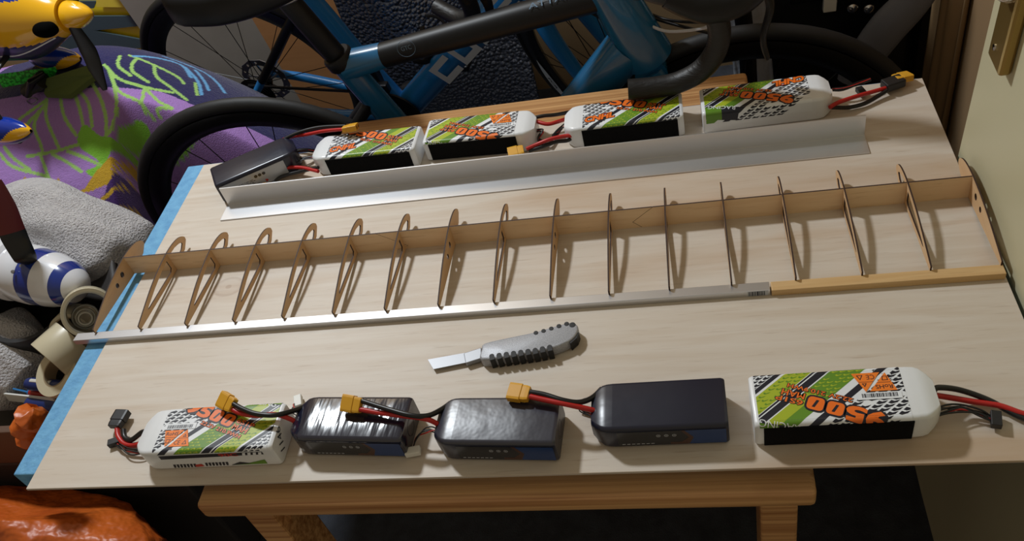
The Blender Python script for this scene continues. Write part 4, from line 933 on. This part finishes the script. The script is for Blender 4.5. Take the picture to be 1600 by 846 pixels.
for a0 in (-.30,):
    stp.tube([nose-ax_*s_+sdv*((.034+.050*sst((s_+.02)/.16)-.012*sst((s_-.25)/.25))*math.cos(-.72))*1.005+upv*(.018*sst(s_/.16)+(.034+.072*sst((s_+.02)/.17))*math.sin(-.72)) for s_ in np.linspace(.03, .40, 24)], .0016, 6)
stp.build('trim_line', 'spin_white', fus, smooth=60)
b = MB()
for p in fit_text('Next', (0, 0), .075, .024, 0, .01, shear=.3):
    q_ = [nose-ax_*(.265-u)+sdv*.0800+upv*(-.052+v) for u, v in p]; b.add([tuple(c_) for c_ in q_], [tuple(range(len(p)))])
b.build('lettering', 'spin_white', fus)
ic = nose-ax_*.034+sdv*.040+upv*(-.006)
MB().tube(cr([ic-ax_*.030+sdv*(-.004)+upv*(-.004), ic-ax_*.012+sdv*.002, ic+ax_*.010+sdv*(-.002), ic+ax_*.028-sdv*.010+upv*.006], 6), [.002+.0165*math.sin(math.pi*i_/18)**.55 for i_ in range(19)], 24, flat=1.0).build('air_intake', 'intake_black', fus, smooth=60)
pr = [(0, .0300), (.006, .0305), (.024, .0270), (.042, .0185), (.054, .010), (.060, .002)]
MB().lathe(pr, nose+ax_*.004, ax_, 36).build('spinner', 'plane_yellow', yp, smooth=50)
hub_ = nose+ax_*.018
blade(yp, 'propeller_blade', [hub_-upv*.012+sdv*.02, Vector(at(137, 78, .080)), Vector(at(149, 107, .040)), Vector(at(164, 141, -.008))], [.020, .034, .030, .010], ('prop_black',), tuple(ax_*.6+sdv), .004)
blade(yp, 'propeller_blade', [hub_+upv*.012-sdv*.01, hub_+upv*.07-sdv*.03, hub_+upv*.17-sdv*.06], [.018, .030, .012], ('prop_black',), tuple(ax_*.6+sdv), .004)
def pant(c, sc=1.0):
    c = Vector(c); d_ = Vector((.97, -.22, 0)); s2 = Vector((.22, .97, 0)); K2, n2 = 56, 48; vs, fs, ms = [], [], []
    for i in range(K2):
        u = i/(K2-1); r = max(.0008, .024*sc*math.sqrt(max(0, math.sin(math.pi*min(1, .02+u*.97))**1.2)))
        for j in range(n2): vs.append(tuple(c+d_*(-.085+.125*u)*sc+s2*(r*.8*math.cos(2*math.pi*j/n2))+Vector((0, 0, r*math.sin(2*math.pi*j/n2)))))
    for i in range(K2-1):
        for j in range(n2): fs.append((i*n2+j, i*n2+(j+1) % n2, (i+1)*n2+(j+1) % n2, (i+1)*n2+j)); a = math.sin(2*math.pi*(j+.5)/n2); ms.append(1 if a > -.25+max(0, i/K2-.55)*3.2 else (2 if a < -.55 else 0))
    B = MB(); B.v, B.f, B.m = vs, fs, ms; o = B.build('wheel_pant', ['plane_yellow', 'plane_blue', 'plane_navy'], yp, smooth=60)
    MB().lathe([(-.006, .012), (-.004, .017), (.004, .017), (.006, .012)], c+d_*(-.005)+Vector((0, 0, -.016)), s2, 18).build('wheel', 'rubber_black', o, smooth=40)
pc1, pc2 = Vector(at(20, 204, -.010)), Vector(at(100, 92, .010)); pant(pc1, 1.35); pant(pc2, 1.3)
MB().tube([nose-ax_*.16+sdv*.05-upv*.05, pc1+Vector((-.012, .01, .10)), pc1+Vector((-.01, 0, .015))], [.010, .008, .006], 10, flat=.5).build('landing_leg', 'prop_black', yp, smooth=50)
MB().tube([nose-ax_*.16-sdv*.05-upv*.05, pc2+Vector((-.012, -.01, .06)), pc2+Vector((-.01, 0, .015))], [.010, .008, .006], 10, flat=.5).build('landing_leg', 'prop_black', yp, smooth=50)

# ------------------------------------------------------------------ more clutter behind the left end
M('net_green', lin(50, 205, 60), .5, var=(lin(20, 130, 30), 160, 1, .06)); M('olive_pad', lin(82, 96, 42), .8, bump=(120, .3, .002)); M('panel_yellow', lin(240, 214, 20), .4); M('panel_grey', lin(62, 80, 84), .5); M('net_yellow', lin(240, 214, 70), .5)
def slab3(name, pts, thick, mat, label, cat, dirv=(0, 0, -1)):
    d = Vector(dirv)*thick; b = MB(); b.rings([[tuple(Vector(p)) for p in pts], [tuple(Vector(p)+d) for p in pts]]); o = b.build(name, mat, None, bevel=.001)
    at_origin(o, tuple(Vector(pts[0])+d)); tag(o, label, cat); return o
def on_heap(px, py, up=.02):
    r = ROT.T @ np.array([px-800., py-423., FPX])/FPX
    for t in np.linspace(.8, 3.2, 900):
        P = CAM+r*t
        if P[2] < float(heap(np.array(P[0]), np.array(P[1])))+up: return tuple(P)
    return tuple(P)
slab3('green_mesh', [on_heap(-6, 116, .045), on_heap(86, 104, .045), on_heap(80, 116, .025), on_heap(0, 132, .025)], .010, 'net_green', 'bright green plastic mesh mat lying under the yellow aeroplane', 'mesh mat')
slab3('olive_pouch', [on_heap(68, 146, .03), on_heap(72, 122, .045), on_heap(148, 98, .035), on_heap(150, 116, .03), on_heap(108, 148, .022)], .012, 'olive_pad', 'olive green flat pouch on top of the blanket', 'pouch')
t = thing('spring_clamp', 'black clamp lying on the blanket beside the olive pouch', 'clamp', on_heap(55, 150, .01))
c = Vector(on_heap(40, 142, .03)); c2 = Vector(on_heap(66, 124, .045)); MB().tube([c, c2], [.022, .030], 12, flat=.6).build('jaw', 'plug_black', t, smooth=50); MB().tube([c+Vector((.01, -.01, -.005)), c.lerp(c2, .5)+Vector((.02, -.02, .02)), c2+Vector((.01, 0, .01))], [.012, .015, .010], 12, flat=.6).build('handle', 'prop_black', t, smooth=50)
MB().tube(cr([Vector(on_heap(42, 158, .006)), Vector(on_heap(50, 163, .006)), Vector(on_heap(58, 156, .006)), Vector(on_heap(48, 153, .006))], 6, True), .0012, 6, closed=True).build('ring', 'steel', t, smooth=50)
# striped yellow panel leaning on the back wall
yp2 = thing('striped_panel', 'yellow panel with dark grey pointed stripes leaning behind the far bicycle wheel', 'panel', (-.95, 1.70, FLOOR))
def wp(px, py, dy=0.): return Vector(aty(px, py, 1.715-dy))
q4 = [aty(60, -60, 1.715), aty(262, -60, 1.715), aty(300, 95, 1.715), aty(60, 110, 1.715)]
b = MB(); lo = [Vector((q4[3][0], 1.715, FLOOR)), Vector((q4[2][0]+.03, 1.715, FLOOR)), Vector((q4[1][0]+.03, 1.735, .22)), Vector((q4[0][0], 1.735, .22))]
b.rings([[tuple(p) for p in lo], [tuple(p+Vector((0, .02, 0))) for p in lo]]); b.build('panel_body', 'panel_yellow', yp2)
def strip(name, pts, mat):
    b = MB(); P = [wp(*p, .004) for p in pts]; b.rings([[tuple(p) for p in P], [tuple(p+Vector((0, .006, 0))) for p in P]]); b.build(name, mat, yp2)
strip('dark_stripe', [(60, 26), (262, 25), (262, 36), (146, 48), (262, 70), (262, 73), (168, 78), (262, 92), (262, 120), (60, 120)], 'panel_grey')
strip('mesh_band', [(60, 2), (150, 2), (146, 13), (60, 16)], 'panel_grey')
strip('mesh_band', [(150, -20), (262, -20), (262, 12), (150, 11)], 'net_yellow')
# pale and brown cardboard sheets, black edged foil sheet
M('pale_card', lin(150, 142, 132), .8, var=(lin(132, 124, 114), 8, 4, .3)); M('cardboard', lin(176, 124, 76), .75, var=(lin(160, 110, 64), (4, 4, 40), 3, .3)); M('foil_edge', lin(10, 10, 12), .4)
def lean_sheet(name, x0, x1, ztop, yb, yt, th, mat, label, cat, cut=0.):
    b = MB(); P = [Vector((x0, yb, FLOOR)), Vector((x1, yb, FLOOR)), Vector((x1-cut, yt, ztop)), Vector((x0-cut, yt, ztop))]
    b.rings([[tuple(p) for p in P], [tuple(p+Vector((0, th, 0))) for p in P]]); o = b.build(name, mat, None); at_origin(o, (.5*(x0+x1), yb, FLOOR)); tag(o, label, cat); return o
lean_sheet('pale_panel', -.66, -.27, .10, 1.665, 1.685, .02, 'pale_card', 'pale grey-brown board leaning behind the far rear wheel', 'panel', .10)
lean_sheet('cardboard_sheet', -.285, -.02, .12, 1.63, 1.655, .012, 'cardboard', 'orange-brown cardboard sheet between the grey board and the foil', 'cardboard', .10)
# bubble foil
bf = M('bubble_foil', lin(110, 114, 126), .2, metal=.85); nt = bf.node_tree
tc = nt.nodes.new('ShaderNodeTexCoord'); vo = nt.nodes.new('ShaderNodeTexVoronoi'); vo.inputs['Scale'].default_value = 95; nt.links.new(tc.outputs['Object'], vo.inputs['Vector'])
bp = nt.nodes.new('ShaderNodeBump'); bp.inputs['Strength'].default_value = 1.0; bp.inputs['Distance'].default_value = .006; bp.invert = True
nt.links.new(vo.outputs['Distance'], bp.inputs['Height']); nt.links.new(bp.outputs[0], nt.nodes['Principled BSDF'].inputs['Normal'])
b = MB(); rnf = random.Random(4)
def foil(u, v):
    x = -.055+.50*u-.03*v; y = 1.575+.05*v+.012*math.sin(9*u+3*v)+.010*math.sin(17*u*v+2); return (x, y, FLOOR+.86*v)
b.grid(60, 70, foil); o = b.build('bubble_foil_sheet', 'bubble_foil', None, smooth=80); sm = o.modifiers.new('solid', 'SOLIDIFY'); sm.thickness = .006
tag(o, 'dark shiny bubble foil sheet hanging behind the bicycle frames', 'foil sheet')

# ------------------------------------------------------------------ right rear: black case, strap, clear bag, cloth
M('case_black', lin(9, 10, 12), .3, bump=(6, .3, .01), spec=.3); M('strap_grey', lin(104, 106, 114), .55); M('clear_bag', lin(206, 212, 222), .35, bump=(14, .8, .02), trans=.65); M('brown_cloth', lin(160, 130, 92), .65, var=(lin(120, 94, 62), (3, 3, 1), 3, .3))
t = thing('black_case', 'black hard case with silver rivets standing behind the front wheel', 'case', (1.15, 1.25, FLOOR))
MB().box((1.005, 1.06, FLOOR), (1.315, 1.46, .06)).build('case_body', 'case_black', t, bevel=.035, seg=4, smooth=50)
MB().box((1.06, 1.045, -.075), (1.30, 1.062, -.055)).build('rim', 'case_black', t, bevel=.004)
for px, py in ((1358, 15), (1332, 14), (1300, 4)):
    c = aty(px, py, 1.052); MB().lathe([(0, .011), (.004, .010), (.007, .005), (.0075, .0005)], (c[0], 1.056, c[2]), (0, -1, 0), 16).build('rivet', 'chrome', t, smooth=50)
c = aty(1296, 2, 1.05); MB().box((c[0]-.012, 1.044, c[2]-.02), (c[0]+.012, 1.058, c[2]+.02)).build('label_tag', 'plug_white', t, bevel=.002)
P = [Vector(aty(px, py, 1.0)) for px, py in ((1328, 128), (1350, 92), (1385, 45), (1420, 8), (1450, -25), (1480, -60))]
b = MB().tube(cr(P, 6), [.018+.020*math.sin(math.pi*min(1, .15+.85*i/30)) for i in range(31)], 14, flat=.55, up=(0, 1, 0)); o = b.build('padded_strap', 'strap_grey', None, smooth=60); at_origin(o, tuple(P[0])); tag(o, 'padded grey strap slanting up in front of the black case', 'strap')
b = MB(); b.grid(16, 22, lambda u, v: (.945+.075*u+.015*math.sin(4*v), 1.015+.018*math.sin(6*u+2*v), FLOOR+.72*v)); o = b.build('plastic_sheet', 'clear_bag', None, smooth=80); sm = o.modifiers.new('s', 'SOLIDIFY'); sm.thickness = .01; tag(o, 'crinkled whitish plastic sheet behind the handlebar hood', 'plastic sheet')
b = MB(); P = [Vector(aty(1168, 92, .975)), Vector(aty(1160, 20, .975)), Vector(aty(1155, -30, .975))]; b.tube([Vector((P[0].x+.01, .975, FLOOR)), P[0], P[1], P[2]], .016, 10, flat=.4, up=(0, 1, 0)); o = b.build('dark_strap', 'case_black', None, smooth=50); at_origin(o, (P[0].x, .975, FLOOR)); tag(o, 'dark upright strap in front of the whitish plastic sheet', 'strap')
b = MB(); b.grid(60, 16, lambda u, v: (1.334+.016*math.sin(15*u+.8*math.sin(3*v))+.006*math.sin(31*u+v), .965+.10*u+.02*(v-.5)*(u-.3), FLOOR+1.7*v)); o = b.build('hanging_cloth', 'brown_cloth', None, smooth=80); sm = o.modifiers.new('s', 'SOLIDIFY'); sm.thickness = .003; tag(o, 'brown cloth hanging in folds between the door and the wall', 'cloth')
MB().lathe([(0, .004), (.006, .003), (.007, .0005)], (1.36, .70, -.07), (-1, 0, 0), 10).build('tmp', 'chrome', None).name = 'wall_screw'
tag(bpy.data.objects['wall_screw'], 'tiny bright screw in the brown wall beside the door', 'screw')
